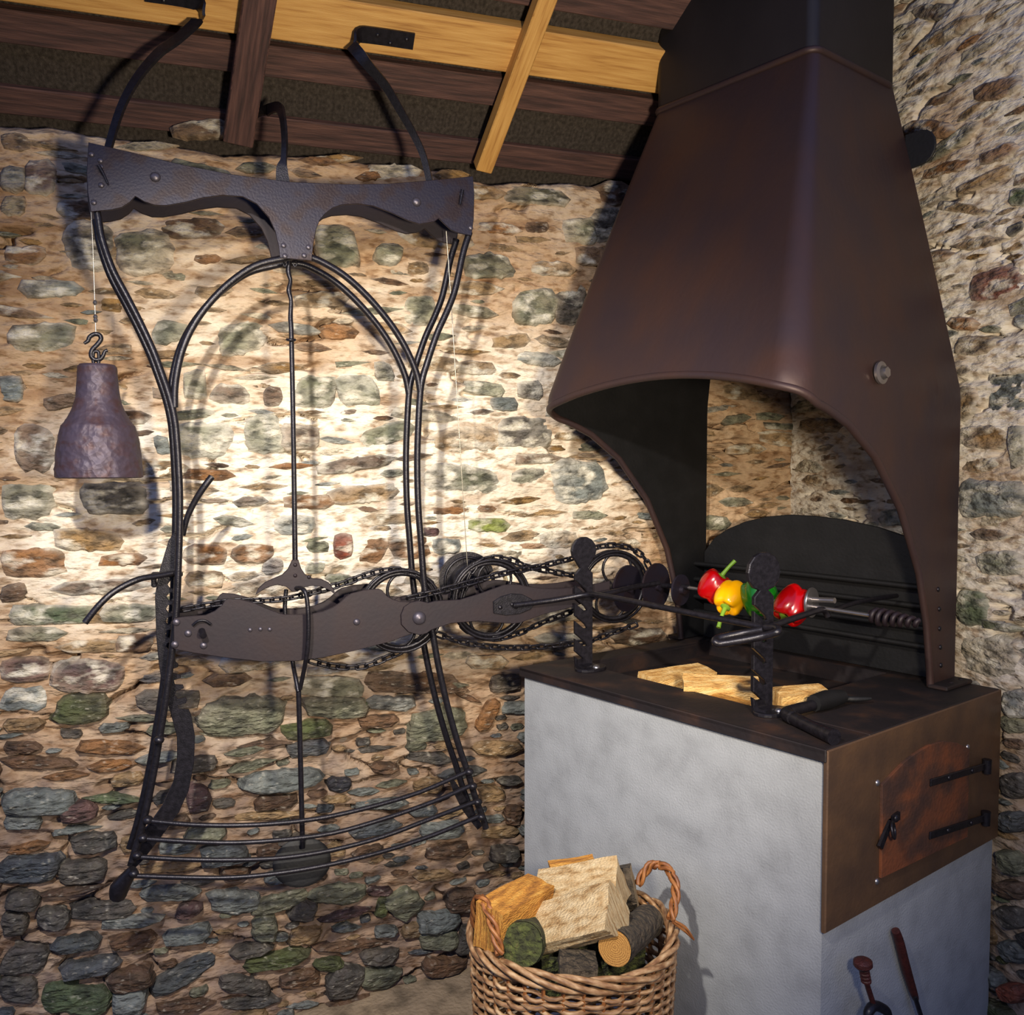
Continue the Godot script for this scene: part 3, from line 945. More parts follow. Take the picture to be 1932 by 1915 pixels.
	kr(0.8009, 1.1768, 0.1028, 0.0923, 0.15, "G")
	kr(0.885, 1.3033, 0.1508, 0.0615, 0.04, "G")
	kr(0.6156, 2.79, 0.2307, 0.0386, -0.44, "b")
	kr(0.7521, 1.7112, 0.0824, 0.0989, -0.07, "y")
	kr(0.7772, 1.862, 0.1547, 0.0512, -0.13, "t")
	kr(0.8344, 2.4936, 0.1646, 0.0478, -0.24, "o")
	kr(0.6724, 2.3505, 0.2016, 0.0355, -0.08, "o")
	kr(0.9308, 1.5951, 0.055, 0.1223, -0.02, "g")
	kr(0.9356, 0.9558, 0.0875, 0.0702, 0.25, "s")
	kr(0.7279, 2.2296, 0.2345, 0.026, -0.36, "t")
	kr(0.8527, 2.3319, 0.1359, 0.0392, -0.03, "o")
	kr(0.8116, 1.5504, 0.1287, 0.0401, -0.00, "t")
	kr(0.7721, 2.128, 0.1769, 0.029, -0.12, "t")
	kr(0.9426, 0.3285, 0.0863, 0.0588, 0.48, "s")
	kr(0.9343, 0.7486, 0.0784, 0.0619, 0.33, "d")
	kr(0.7891, 2.6202, 0.1572, 0.0304, 0.02, "w")
	kr(0.9331, 0.5509, 0.0775, 0.0607, 0.40, "g")
	kr(0.8416, 1.3715, 0.1446, 0.0318, 0.02, "b")
	kr(0.9344, 0.6549, 0.0854, 0.0526, 0.36, "u")
	kr(0.9427, 0.4161, 0.0788, 0.0552, 0.45, "d")
	kr(0.7337, 1.9256, 0.1223, 0.0346, -0.15, "o")
	kr(0.9366, 0.4816, 0.0873, 0.043, 0.43, "b")
	kr(0.8898, 1.1437, 0.1519, 0.0227, 0.04, "m")
	kr(0.9226, 0.8991, 0.0741, 0.045, 0.27, "g")
	kr(0.9556, 0.229, 0.0723, 0.0452, 0.52, "r")
	kr(0.8368, 2.6842, 0.1476, 0.0217, -0.09, "t")
	kr(0.572, 2.5908, 0.1393, 0.0178, -0.19, "t")
	kr(0.9118, 2.2081, 0.0593, 0.0412, -0.27, "G")
	kr(0.7505, 2.4696, 0.1057, 0.0224, 0.18, "y")
	kr(0.9312, 0.8526, 0.0733, 0.0268, 0.22, "b")
	kr(0.9288, 1.9019, 0.0417, 0.0383, -0.15, "s")
	kr(0.8985, 2.1342, 0.0559, 0.0265, 0.14, "d")

func claim(cells: Dictionary, s: Array, test: bool) -> bool:
	var hit := 0
	var total := 0
	var ca := cos(float(s[4]))
	var sa := sin(float(s[4]))
	var nx := int(ceil(float(s[2]) / 0.011))
	var ny := maxi(2, int(ceil(float(s[3]) / 0.011)))
	for i in nx:
		for j in ny:
			var u := (float(i) + 0.5) / nx - 0.5
			var v := (float(j) + 0.5) / ny - 0.5
			if pow(absf(u) * 2.0, 3.0) + pow(absf(v) * 2.0, 3.0) > 1.0:
				continue
			var p := Vector2(u * float(s[2]), v * float(s[3]))
			var q := Vector2i(int(floor((s[0] + p.x * ca - p.y * sa) / 0.011)), int(floor((s[1] + p.x * sa + p.y * ca) / 0.011)))
			total += 1
			if cells.has(q):
				hit += 1
			if not test:
				cells[q] = true
	return total > 0 and hit <= total * 0.06

func fill_stones(list: Array, x0: float, x1: float, y0: float, y1: float, tries: int, upper: String, lower: String) -> void:
	var cells := {}
	for s in list:
		claim(cells, s, false)
	for i in tries:
		var y := rng.randf_range(y0, y1)
		var low := 1.0 - sm(0.7, 1.15, y)
		if rng.randf() > 0.55 + 0.45 * low:
			continue
		var big := 1.0 - float(i) / tries
		var w := rng.randf_range(0.035, 0.06 + 0.14 * big)
		var h := w * rng.randf_range(0.18, 0.5)
		w *= lerpf(1.35, 1.0, low)
		h = clampf(h * lerpf(0.75, 1.0, low), 0.012, 0.06)
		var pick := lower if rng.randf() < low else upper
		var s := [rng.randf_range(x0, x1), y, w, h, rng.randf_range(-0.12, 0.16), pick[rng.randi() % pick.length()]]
		var grown := s.duplicate()
		grown[2] = w + 0.006
		grown[3] = h + 0.006
		if claim(cells, grown, true):
			claim(cells, s, false)
			list.append(s)

func lay(list: Array, wall: MeshInstance3D, basis: Basis, origin: Vector3, off: float) -> void:
	var order := list.duplicate()
	order.sort_custom(func(p, q): return p[2] * p[3] > q[2] * q[3])
	var rest := MB.new()
	for i in order.size():
		var s: Array = order[i]
		var low := 1.0 - sm(0.6, 1.2, float(s[1]))
		var rel := lerpf(0.008, 0.023, low) * rng.randf_range(0.7, 1.35) * clampf(float(s[3]) / 0.035, 0.6, 1.25)
		if s[5] == "t" or s[5] == "w":
			rel *= 0.7
		var smear := lerpf(0.46, 0.06, low) * rng.randf_range(0.4, 1.3)
		if s[5] in ["M", "k", "o", "r"]:
			smear *= 0.4
		var tn: Array = tones[s[5]]
		var tint := rng.randf_range(0.8, 1.15) * lerpf(1.0, 0.82, 1.0 - sm(0.3, 1.1, float(s[1])))  # random tone, darkened towards the foot to stand for weaker light
		var z := lump(s[0], s[1], off) - 0.001
		var p := Vector3(s[0], s[1], z)
		if i < 298:
			var mb := MB.new()
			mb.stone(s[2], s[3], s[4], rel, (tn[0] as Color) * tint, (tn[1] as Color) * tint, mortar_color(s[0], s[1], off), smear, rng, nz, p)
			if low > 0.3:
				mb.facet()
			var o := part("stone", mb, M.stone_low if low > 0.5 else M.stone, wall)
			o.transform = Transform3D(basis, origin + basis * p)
		else:
			var mb := MB.new()
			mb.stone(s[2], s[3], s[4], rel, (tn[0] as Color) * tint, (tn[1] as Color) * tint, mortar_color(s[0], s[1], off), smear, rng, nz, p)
			if low > 0.3:
				mb.facet()
			var xf := Transform3D(basis, origin + basis * p)
			var f := rest.v.size()
			for q in mb.v.size():
				rest.v.append(xf * mb.v[q])
				rest.n.append(basis * mb.n[q])
				rest.c.append(mb.c[q])
				rest.t.append(mb.t[q])
			for q in mb.ix:
				rest.ix.append(q + f)
	if rest.v.size():
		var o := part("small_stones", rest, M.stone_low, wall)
		o.set_meta("kind", "stuff")

func wall_sheet(u0: float, u1: float, top: Callable, step: float, basis: Basis, origin: Vector3, off: float) -> MB:
	var mb := MB.new()
	var rows := []
	var cols := []
	var nu := int((u1 - u0) / step)
	var nv := int(2.6 / step)
	for i in nv + 3:
		var row := []
		var cl := []
		for j in nu + 1:
			var u := u0 + (u1 - u0) * j / nu
			var ty: float = top.call(u)
			var y := -0.16 + (ty + 0.16) * minf(1.0, float(i) / nv)
			var z := lump(u, y, off) + crevice(u, y, off)
			if i > nv - 3:
				z -= 0.006 * (i - nv + 3)
			if i > nv:
				z = -0.12 * (i - nv)
				y += 0.01
			row.append(origin + basis * V(u, y, z))
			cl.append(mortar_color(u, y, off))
		rows.append(row)
		cols.append(cl)
	mb.sheet(rows, false, false, cols)
	return mb

func build_back_wall() -> void:
	var top := func(u: float) -> float: return 2.425 + 0.02 * n2(u, 0.3, 1.6, 21.0) + 0.012 * n2(u, 0.7, 6.0, 22.0) - 0.02 * sm(0.62, 0.75, u) * (1.0 - sm(0.8, 0.95, u))
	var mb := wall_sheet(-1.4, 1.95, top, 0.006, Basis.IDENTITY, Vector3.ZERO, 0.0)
	mb.col = Color(0.3, 0.25, 0.2)
	mb.box(at(V(0.22, 1.2, -0.2)), V(3.46, 2.4, 0.3), 0.01)
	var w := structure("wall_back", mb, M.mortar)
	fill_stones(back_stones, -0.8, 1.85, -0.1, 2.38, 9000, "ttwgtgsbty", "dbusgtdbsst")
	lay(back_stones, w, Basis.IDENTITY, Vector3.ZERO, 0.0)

func build_right_wall() -> void:
	var bs := Basis(V(0, 0, 1), V(0, 1, 0), V(-1, 0, 0))
	var o := V(1.875, 0, 0)
	var top := func(u: float) -> float: return 3.1 + 0.02 * n2(u, 0.3, 1.6, 31.0)
	var mb := wall_sheet(0.0, 1.7, top, 0.008, bs, o, 40.0)
	mb.col = Color(0.3, 0.25, 0.2)
	mb.box(at(V(2.075, 1.5, 0.85)), V(0.3, 3.0, 1.9), 0.01)
	var w := structure("wall_right", mb, M.mortar)
	fill_stones(right_stones, 0.05, 1.3, 0.03, 2.95, 3200, "ttyowtgs", "dbusgtGm")
	lay(right_stones, w, bs, o, 40.0)

# point on the sloping roof: x along the wall, s up the slope from the wall head, d below the felt
func rp(x: float, s: float, d: float) -> Vector3:
	return V(x, 2.52 + s * 0.673 - d * 0.7396, s * 0.7396 + d * 0.673)

func build_roof() -> void:
	var up := V(0, 0.7396, -0.673)
	var mb := MB.new()
	mb.beam(rp(-1.7, 0.55, -0.02), rp(2.1, 0.55, -0.02), V(0, 0.673, 0.7396), 1.75, 0.03)
	var r := structure("ceiling", mb, M.felt)
	r.set_meta("label", "dark woven felt lining of the sloping roof")
	var e := MB.new()
	e.beam(rp(-1.6, 0.305, 0.03), rp(2.0, 0.305, 0.03), V(0, 0.673, 0.7396), 0.122, 0.052)
	part("purlin", e, M.pine, r, "thick pale yellow pine purlin across the slope")
	for q in [[-0.02, 0.075, 0.022], [0.176, 0.082, 0.035], [0.46, 0.09, 0.035], [0.66, 0.085, 0.035], [0.9, 0.085, 0.035], [1.15, 0.085, 0.035]]:
		e = MB.new()
		e.beam(rp(-1.6, q[0], q[2] * 0.5), rp(2.0, q[0], q[2] * 0.5), V(0, 0.673, 0.7396), q[1], q[2])
		part("batten", e, M.dark_wood, r, "dark brown stained roof batten")
	e = MB.new()
	e.beam(rp(0.762, -0.035, 0.079), rp(0.93, 1.2, 0.079), V(1, 0, 0), 0.05, 0.048)
	part("rafter", e, M.pine, r, "narrow yellow pine strut sloping down to the wall head")
	e = MB.new()
	e.beam(rp(0.062, -0.03, 0.08), rp(0.22, 1.2, 0.08), V(1, 0, 0), 0.078, 0.05)
	part("rafter", e, M.dark_wood, r, "wide dark brown rafter")
	e = MB.new()
	e.beam(rp(-0.72, -0.03, 0.08), rp(-0.6, 1.2, 0.08), V(1, 0, 0), 0.078, 0.05)
	part("rafter", e, M.dark_wood, r, "wide dark brown rafter")

func build_base() -> void:
	var o := thing("barbecue_hearth", "grey cement-rendered masonry barbecue base with a black steel firebox top and side door", "barbecue", base_at)
	var mb := MB.new()
	mb.plate(PackedVector2Array([Vector2(0, 0), Vector2(0.77, 0), Vector2(0.77, -0.11), Vector2(0.12, -0.11), Vector2(0.12, -0.86), Vector2(0.77, -0.86), Vector2(0.77, -0.93), Vector2(0, -0.93)]), Transform3D(Basis(V(1, 0, 0), V(0, 0, 1), V(0, -1, 0)), V(0, 0.4625, 0)), 1.025, 0.005)
	mb.box(at(V(0.44, 0.43, -0.485)), V(0.63, 0.98, 0.74), 0.006)
	part("rendered_body", mb, M.render, o, "pale grey gritty cement render")
	mb = MB.new()
	mb.box(at(V(0.07, 0.984, -0.465)), V(0.165, 0.012, 0.95), 0.003)
	mb.box(at(V(0.4605, 0.984, -0.125)), V(0.6165, 0.0121, 0.27), 0.003)
	mb.box(at(V(0.4605, 0.984, -0.9)), V(0.6165, 0.0121, 0.08), 0.003)
	mb.box(at(V(0.74, 0.984, -0.56)), V(0.058, 0.012, 0.6), 0.003)
	mb.box(at(V(-0.0095, 0.977, -0.465)), V(0.006, 0.026, 0.95), 0.002)
	part("top_frame", mb, M.tray, o, "rusty black flat steel frame")
	mb = MB.new()
	mb.box(at(V(0.43, 0.938, -0.56)), V(0.58, 0.006, 0.62), 0.002)
	for q in [[0.155, 0.56, 0.006, 0.62], [0.714, 0.56, 0.006, 0.62], [0.435, 0.262, 0.56, 0.006], [0.435, 0.86, 0.56, 0.006]]:
		mb.box(at(V(q[0], 0.96, -q[1])), V(q[2], 0.045, q[3]), 0.002)
	part("fire_tray", mb, M.tray, o, "sunken tray of dark rusty steel")
	# steel panel on the right end, with its door
	mb = MB.new()
	mb.plate(PackedVector2Array([Vector2(-0.008, 0.62), Vector2(0.772, 0.612), Vector2(0.772, 0.988), Vector2(-0.008, 0.988)]), at(V(0, 0, 0.007)), 0.012, 0.003)
	var pn := part("side_panel", mb, M.panel, o, "flat brown-black steel panel")
	mb = MB.new()
	mb.plate(PackedVector2Array([Vector2(0.1923, 0.6771), Vector2(0.1896, 0.8784), Vector2(0.241, 0.8958), Vector2(0.2786, 0.9077), Vector2(0.3195, 0.9159), Vector2(0.3846, 0.9233), Vector2(0.4523, 0.9205), Vector2(0.5252, 0.9021), Vector2(0.5874, 0.875), Vector2(0.5876, 0.6616)]), at(V(0, 0, 0.016)), 0.007, 0.001)
	part("door", mb, M.rust, pn, "rusty arched iron fire door")
	for q in [Vector2(0.18, 0.8828), Vector2(0.5919, 0.8776), Vector2(0.185, 0.67), Vector2(0.5903, 0.6632)]:
		mb = MB.new()
		mb.dome(along(V(q.x, q.y, 0.013), V(0, 0, 1)), 0.0075)
		part("rivet", mb, M.steel, pn)
	for q in [[[Vector2(0.3915, 0.8381), Vector2(0.6723, 0.8169)]], [[Vector2(0.3932, 0.7169), Vector2(0.6732, 0.6881)]]]:
		mb = MB.new()
		var p0: Vector2 = q[0][0]
		var p1: Vector2 = q[0][1]
		mb.beam(V(p0.x, p0.y, 0.022), V(p1.x, p1.y, 0.022), V(0, 1, 0), 0.017, 0.005)
		mb.lathe([Vector2(0.0, -0.017), Vector2(0.01, -0.017), Vector2(0.011, 0.017), Vector2(0.0, 0.017)], at(V(p1.x, p1.y, 0.024)), 12)
		mb.dome(along(V(lerpf(p0.x, p1.x, 0.3), lerpf(p0.y, p1.y, 0.3), 0.025), V(0, 0, 1)), 0.006)
		mb.dome(along(V(lerpf(p0.x, p1.x, 0.72), lerpf(p0.y, p1.y, 0.72), 0.025), V(0, 0, 1)), 0.006)
		part("hinge", mb, M.iron, pn, "black strap hinge")
	mb = MB.new()
	mb.strap([V(0.2512, 0.7993, 0), V(0.2163, 0.7929, 0), V(0.1749, 0.7497, 0)].map(func(p): return p + V(0, 0, 0.024)), [0.018, 0.014, 0.016], 0.006, V(1, 0.6, 0))
	mb.tube(ring_path(V(0.2058, 0.7829, 0) + V(0, 0, 0.036), 0.017, V(0.4, 0.2, 1)), 0.0032, 8, 2, true)
	mb.dome(along(V(0.2358, 0.7973, 0) + V(0, 0, 0.026), V(0, 0, 1)), 0.009)
	part("latch", mb, M.iron, pn, "hammered latch with a loose ring")
	# notched spit stands bolted to the front flange
	for q in [[0.108, 0.809], [0.12, 0.235]]:
		var first: bool = q[1] > 0.5
		var s := thing("spit_stand", "notched black iron spit stand with round head, " + ("beside the drive chains" if first else "in front of the peppers"), "spit stand", base_at, "notched spit stands on the hearth rim")
		var ol := PackedVector2Array()
		var w := 0.027
		var hr := 0.038 if first else 0.045
		for i in 12:
			var an := -0.9 + (PI + 1.8) * i / 11.0
			ol.append(Vector2(0.0, 0.363 - hr) + Vector2(cos(an), sin(an)) * hr)
		ol.append(Vector2(-0.012, 0.277))
		ol.append(Vector2(-w, 0.262))
		for y in [0.245, 0.196, 0.147, 0.098, 0.049]:
			ol.append(Vector2(-w, y))
			ol.append(Vector2(0.004, y - 0.026))
			ol.append(Vector2(0.010, y - 0.036))
			ol.append(Vector2(0.001, y - 0.037))
			ol.append(Vector2(-w, y - 0.014))
		ol.append(Vector2(-w * 0.9, 0.01))
		ol.append(Vector2(-w * 0.9, 0.0))
		ol.append(Vector2(w, 0.0))
		ol.append(Vector2(w, 0.262))
		ol.append(Vector2(0.012, 0.277))
		mb = MB.new()
		mb.plate(ol, Transform3D(Basis(Vector3.UP, -0.28), V(q[0], 0.992, -q[1])), 0.013, 0.002)
		part("notched_bar", mb, M.iron, s)
		mb = MB.new()
		var foot := PackedVector2Array()
		for i in 16:
			foot.append(Vector2(cos(TAU * i / 16.0) * 0.05, sin(TAU * i / 16.0) * 0.036))
		mb.plate(foot, Transform3D(Basis(V(1, 0, 0), V(0, 0, -1), V(0, 1, 0)), V(q[0] + 0.01, 0.994, -q[1] + 0.02)), 0.009, 0.002)
		mb.strap([V(q[0], 1.02, -q[1]), V(q[0], 1.002, -q[1] + 0.004), V(q[0], 0.998, -q[1] + 0.03)], 0.05, 0.012, V(1, 0, 0))
		part("foot", mb, M.iron, s)
		mb = MB.new()
		mb.dome(along(V(q[0] + 0.016, 0.999, -q[1] + 0.036), Vector3.UP), 0.011)
		part("bolt", mb, M.steel, s)

func ring_path(c: Vector3, r: float, ax: Vector3, m := 10) -> Array:
	var xf := along(c, ax)
	var out := []
	for i in m:
		out.append(xf * V(r * cos(TAU * i / m), 0, r * sin(TAU * i / m)))
	return out

# the hood: lower edge height for a point of its plan
func hood_low(u: float, w: float) -> float:
	var arc := [[0.03, 1.692], [0.073, 1.689], [0.15, 1.672], [0.237, 1.640], [0.351, 1.571], [0.475, 1.446], [0.571, 1.287], [0.616, 1.151], [0.638, 1.03], [0.642, 0.994], [0.8, 0.994]]
	var f: float = 1.698 + 0.066 * (1.0 - pow(absf(w - 0.5) / 0.42, 2.0))
	var s := 1.69
	for i in arc.size() - 1:
		if u >= arc[i][0] and u <= arc[i + 1][0]:
			s = lerpf(arc[i][1], arc[i + 1][1], (u - arc[i][0]) / (arc[i + 1][0] - arc[i][0]))
	return lerpf(f, s, sm(0.05, 0.12, u))

func hood_plan() -> Array:
	var out := []
	var us := [0.762, 0.735, 0.705, 0.675, 0.655, 0.645, 0.642, 0.640, 0.637, 0.63, 0.623, 0.616, 0.605, 0.59, 0.571, 0.55, 0.525, 0.5, 0.475, 0.45, 0.42, 0.385, 0.351, 0.315, 0.275, 0.237, 0.2, 0.17, 0.14, 0.115]
	for u in us:
		out.append([Vector2(u, 0.92), Vector2(0.42 + 0.342 * (u - 0.115) / 0.647, 0.82)])
	for i in range(0, 9):
		var an := PI * 0.5 * i / 8.0
		out.append([Vector2(0.105 - 0.065 * sin(an), 0.855 + 0.065 * cos(an)), Vector2(0.42 - 0.025 * sin(an), 0.795 + 0.025 * cos(an))])
	for i in range(1, 24):
		var f := i / 24.0
		out.append([Vector2(0.04, lerpf(0.855, 0.165, f)), Vector2(0.395, lerpf(0.795, 0.325, f))])
	for i in range(0, 9):
		var an := PI * 0.5 * i / 8.0
		out.append([Vector2(0.105 - 0.065 * cos(an), 0.165 - 0.065 * sin(an)), Vector2(0.42 - 0.025 * cos(an), 0.325 - 0.025 * sin(an))])
	us.reverse()
	for u in us:
		out.append([Vector2(u, 0.10), Vector2(0.42 + 0.342 * (u - 0.115) / 0.647, 0.30)])
	return out

func hood_point(q: Array, y: float) -> Vector3:
	var f := maxf(0.0, (y - 1.735) / (2.565 - 1.735))
	var soft := f * 0.94 + 0.06 * f * f
	var p: Vector2 = (q[0] as Vector2).lerp(q[1], soft)
	return V(p.x, y, -p.y)

func build_hood() -> void:
	var o := thing("barbecue_hood", "large brown-black steel smoke hood with arched openings and square flue above the hearth", "hood", base_at)
	var plan := hood_plan()
	var outer := []
	var inner := []
	var edge := []
	var low := []
	for q in plan:
		low.append(hood_low((q[0] as Vector2).x, (q[0] as Vector2).y))
	var nr := 44
	for i in nr + 1:
		var r1 := []
		var r2 := []
		for j in plan.size():
			var y: float = lerpf(low[j], 2.565, float(i) / nr)
			var p := hood_point(plan[j], y)
			var c := V(0.6, y, -0.515)
			r1.append(p)
			r2.append(p + (c - p).normalized() * 0.008)
		outer.append(r1)
		inner.append(r2)
	for j in plan.size():
		edge.append((outer[0][j] as Vector3).lerp(inner[0][j], 0.5))
	var mb := MB.new()
	mb.sheet(outer)
	part("shell", mb, M.hood, o, "tapering outer sheet of the hood")
	mb = MB.new()
	mb.sheet(inner, false, true)
	for e in [0, plan.size() - 1]:
		var r1 := []
		var r2 := []
		for i in nr + 1:
			r1.append(outer[i][e])
			r2.append(inner[i][e])
		mb.sheet([r1, r2])
	part("lining", mb, M.soot, o, "sooty black inside of the hood")
	mb = MB.new()
	mb.tube(edge.slice(6, edge.size() - 6), 0.0095, 10, 1)
	part("rolled_rim", mb, M.hood, o, "rounded bead along the opening")
	# flue
	mb = MB.new()
	var rows := []
	for y in [2.55, 2.56, 2.8, 3.1, 3.4]:
		var row := []
		for c in [[0.755, 0.793, 0.0], [0.42, 0.793, 0.5], [0.42, 0.327, 1.0], [0.755, 0.327, 1.5]]:
			for i in 7:
				row.append(flue_corner(c, i, y))
		rows.append(row)
	mb.sheet(rows, true)
	part("flue", mb, M.flue, o, "square steel flue rising to the roof")
	mb = MB.new()
	var ring := []
	for c in [[0.735, 0.793, 0.0], [0.42, 0.793, 0.5], [0.42, 0.327, 1.0], [0.735, 0.327, 1.5]]:
		for i in 5:
			ring.append(flue_corner(c, i * 1.5, 2.566))
	mb.tube(ring, 0.0095, 8, 1, true)
	part("collar_bead", mb, M.hood, o, "round bead where flue meets hood")
	# back plate and rails of the hearth
	mb = MB.new()
	var ol := PackedVector2Array([Vector2(0.90, 0.992), Vector2(0.12, 0.992), Vector2(0.12, 1.30)])
	for q in [[0.16, 1.335], [0.22, 1.36], [0.30, 1.381], [0.40, 1.397], [0.50, 1.404], [0.58, 1.404], [0.66, 1.395], [0.74, 1.376], [0.81, 1.348], [0.86, 1.318], [0.90, 1.27]]:
		ol.append(Vector2(q[0], q[1]))
	mb.plate(ol, Transform3D(Basis(V(0, 0, -1), V(0, 1, 0), V(1, 0, 0)), V(0.738, 0, 0)), 0.008, 0.002)
	part("fireback", mb, M.soot, o, "curved-top black steel plate at the back")
	for y in [1.232, 1.182, 1.125, 1.078]:
		mb = MB.new()
		mb.tube([V(0.705, y, -0.912), V(0.705, y + 0.002, -0.5), V(0.705, y, -0.108)], 0.008, 8, 2)
		part("rail", mb, M.soot, o, "horizontal black rail")
	# leg rivets, eye bolt, wall lug, bolted feet
	for q in [Vector2(0.6627, 1.2379), Vector2(0.6705, 1.1875), Vector2(0.6742, 1.1372), Vector2(0.6805, 1.0891), Vector2(0.6855, 1.0422)]:
		mb = MB.new()
		mb.dome(along(V(q.x, q.y, -0.099), V(0, 0, 1)), 0.0065)
		part("rivet", mb, M.iron, o)
	mb = MB.new()
	var ey: Vector2 = [Vector2(0.3561, 1.7591)][0]
	mb.lathe([Vector2(0.017, 0.0), Vector2(0.026, 0.003), Vector2(0.026, 0.009), Vector2(0.017, 0.012), Vector2(0.010, 0.006)], along(V(ey.x, ey.y, -0.099), V(0, 0.05, 1)), 20)
	mb.lathe([Vector2(0.013, 0.0), Vector2(0.013, 0.02), Vector2(0.0001, 0.022)], along(V(ey.x + 0.004, ey.y, -0.099), V(0, 0.05, 1)), 6)
	part("bolt", mb, M.steel, o, "bright bolt in a thick ring washer")
	mb = MB.new()
	var lug := PackedVector2Array([Vector2(0, -0.05), Vector2(0, 0.045)])
	for i in 9:
		var an := PI * 0.5 - PI * i / 8.0
		lug.append(Vector2(0.045 + 0.038 * cos(an), 0.045 * sin(an)))
	mb.plate(lug, Transform3D(Basis(V(0, 0, 1), V(0, 1, 0), V(-1, 0, 0)), V(0.765, 2.385, -0.262)), 0.008, 0.002)
	part("wall_lug", mb, M.soot, o, "rounded black fixing lug at the wall")
	for w in [0.10, 0.92]:
		mb = MB.new()
		var sg := 1.0 if w < 0.5 else -1.0
		mb.box(at(V(0.70, 0.996, -w + sg * 0.018)), V(0.14, 0.011, 0.05), 0.003)
		mb.dome(along(V(0.69, 1.0, -w + sg * 0.025), Vector3.UP), 0.009, 6)
		mb.dome(along(V(0.745, 1.0, -w + sg * 0.025), Vector3.UP), 0.009, 6)
		part("foot", mb, M.tray, o, "bolted foot of the hood leg")

func flue_corner(c: Array, i: float, y: float) -> Vector3:
	var an: float = PI * (c[2] + 0.5 * i / 6.0)
	return V(c[0] + 0.027 * cos(an), y, -(c[1] + 0.027 * sin(an)))

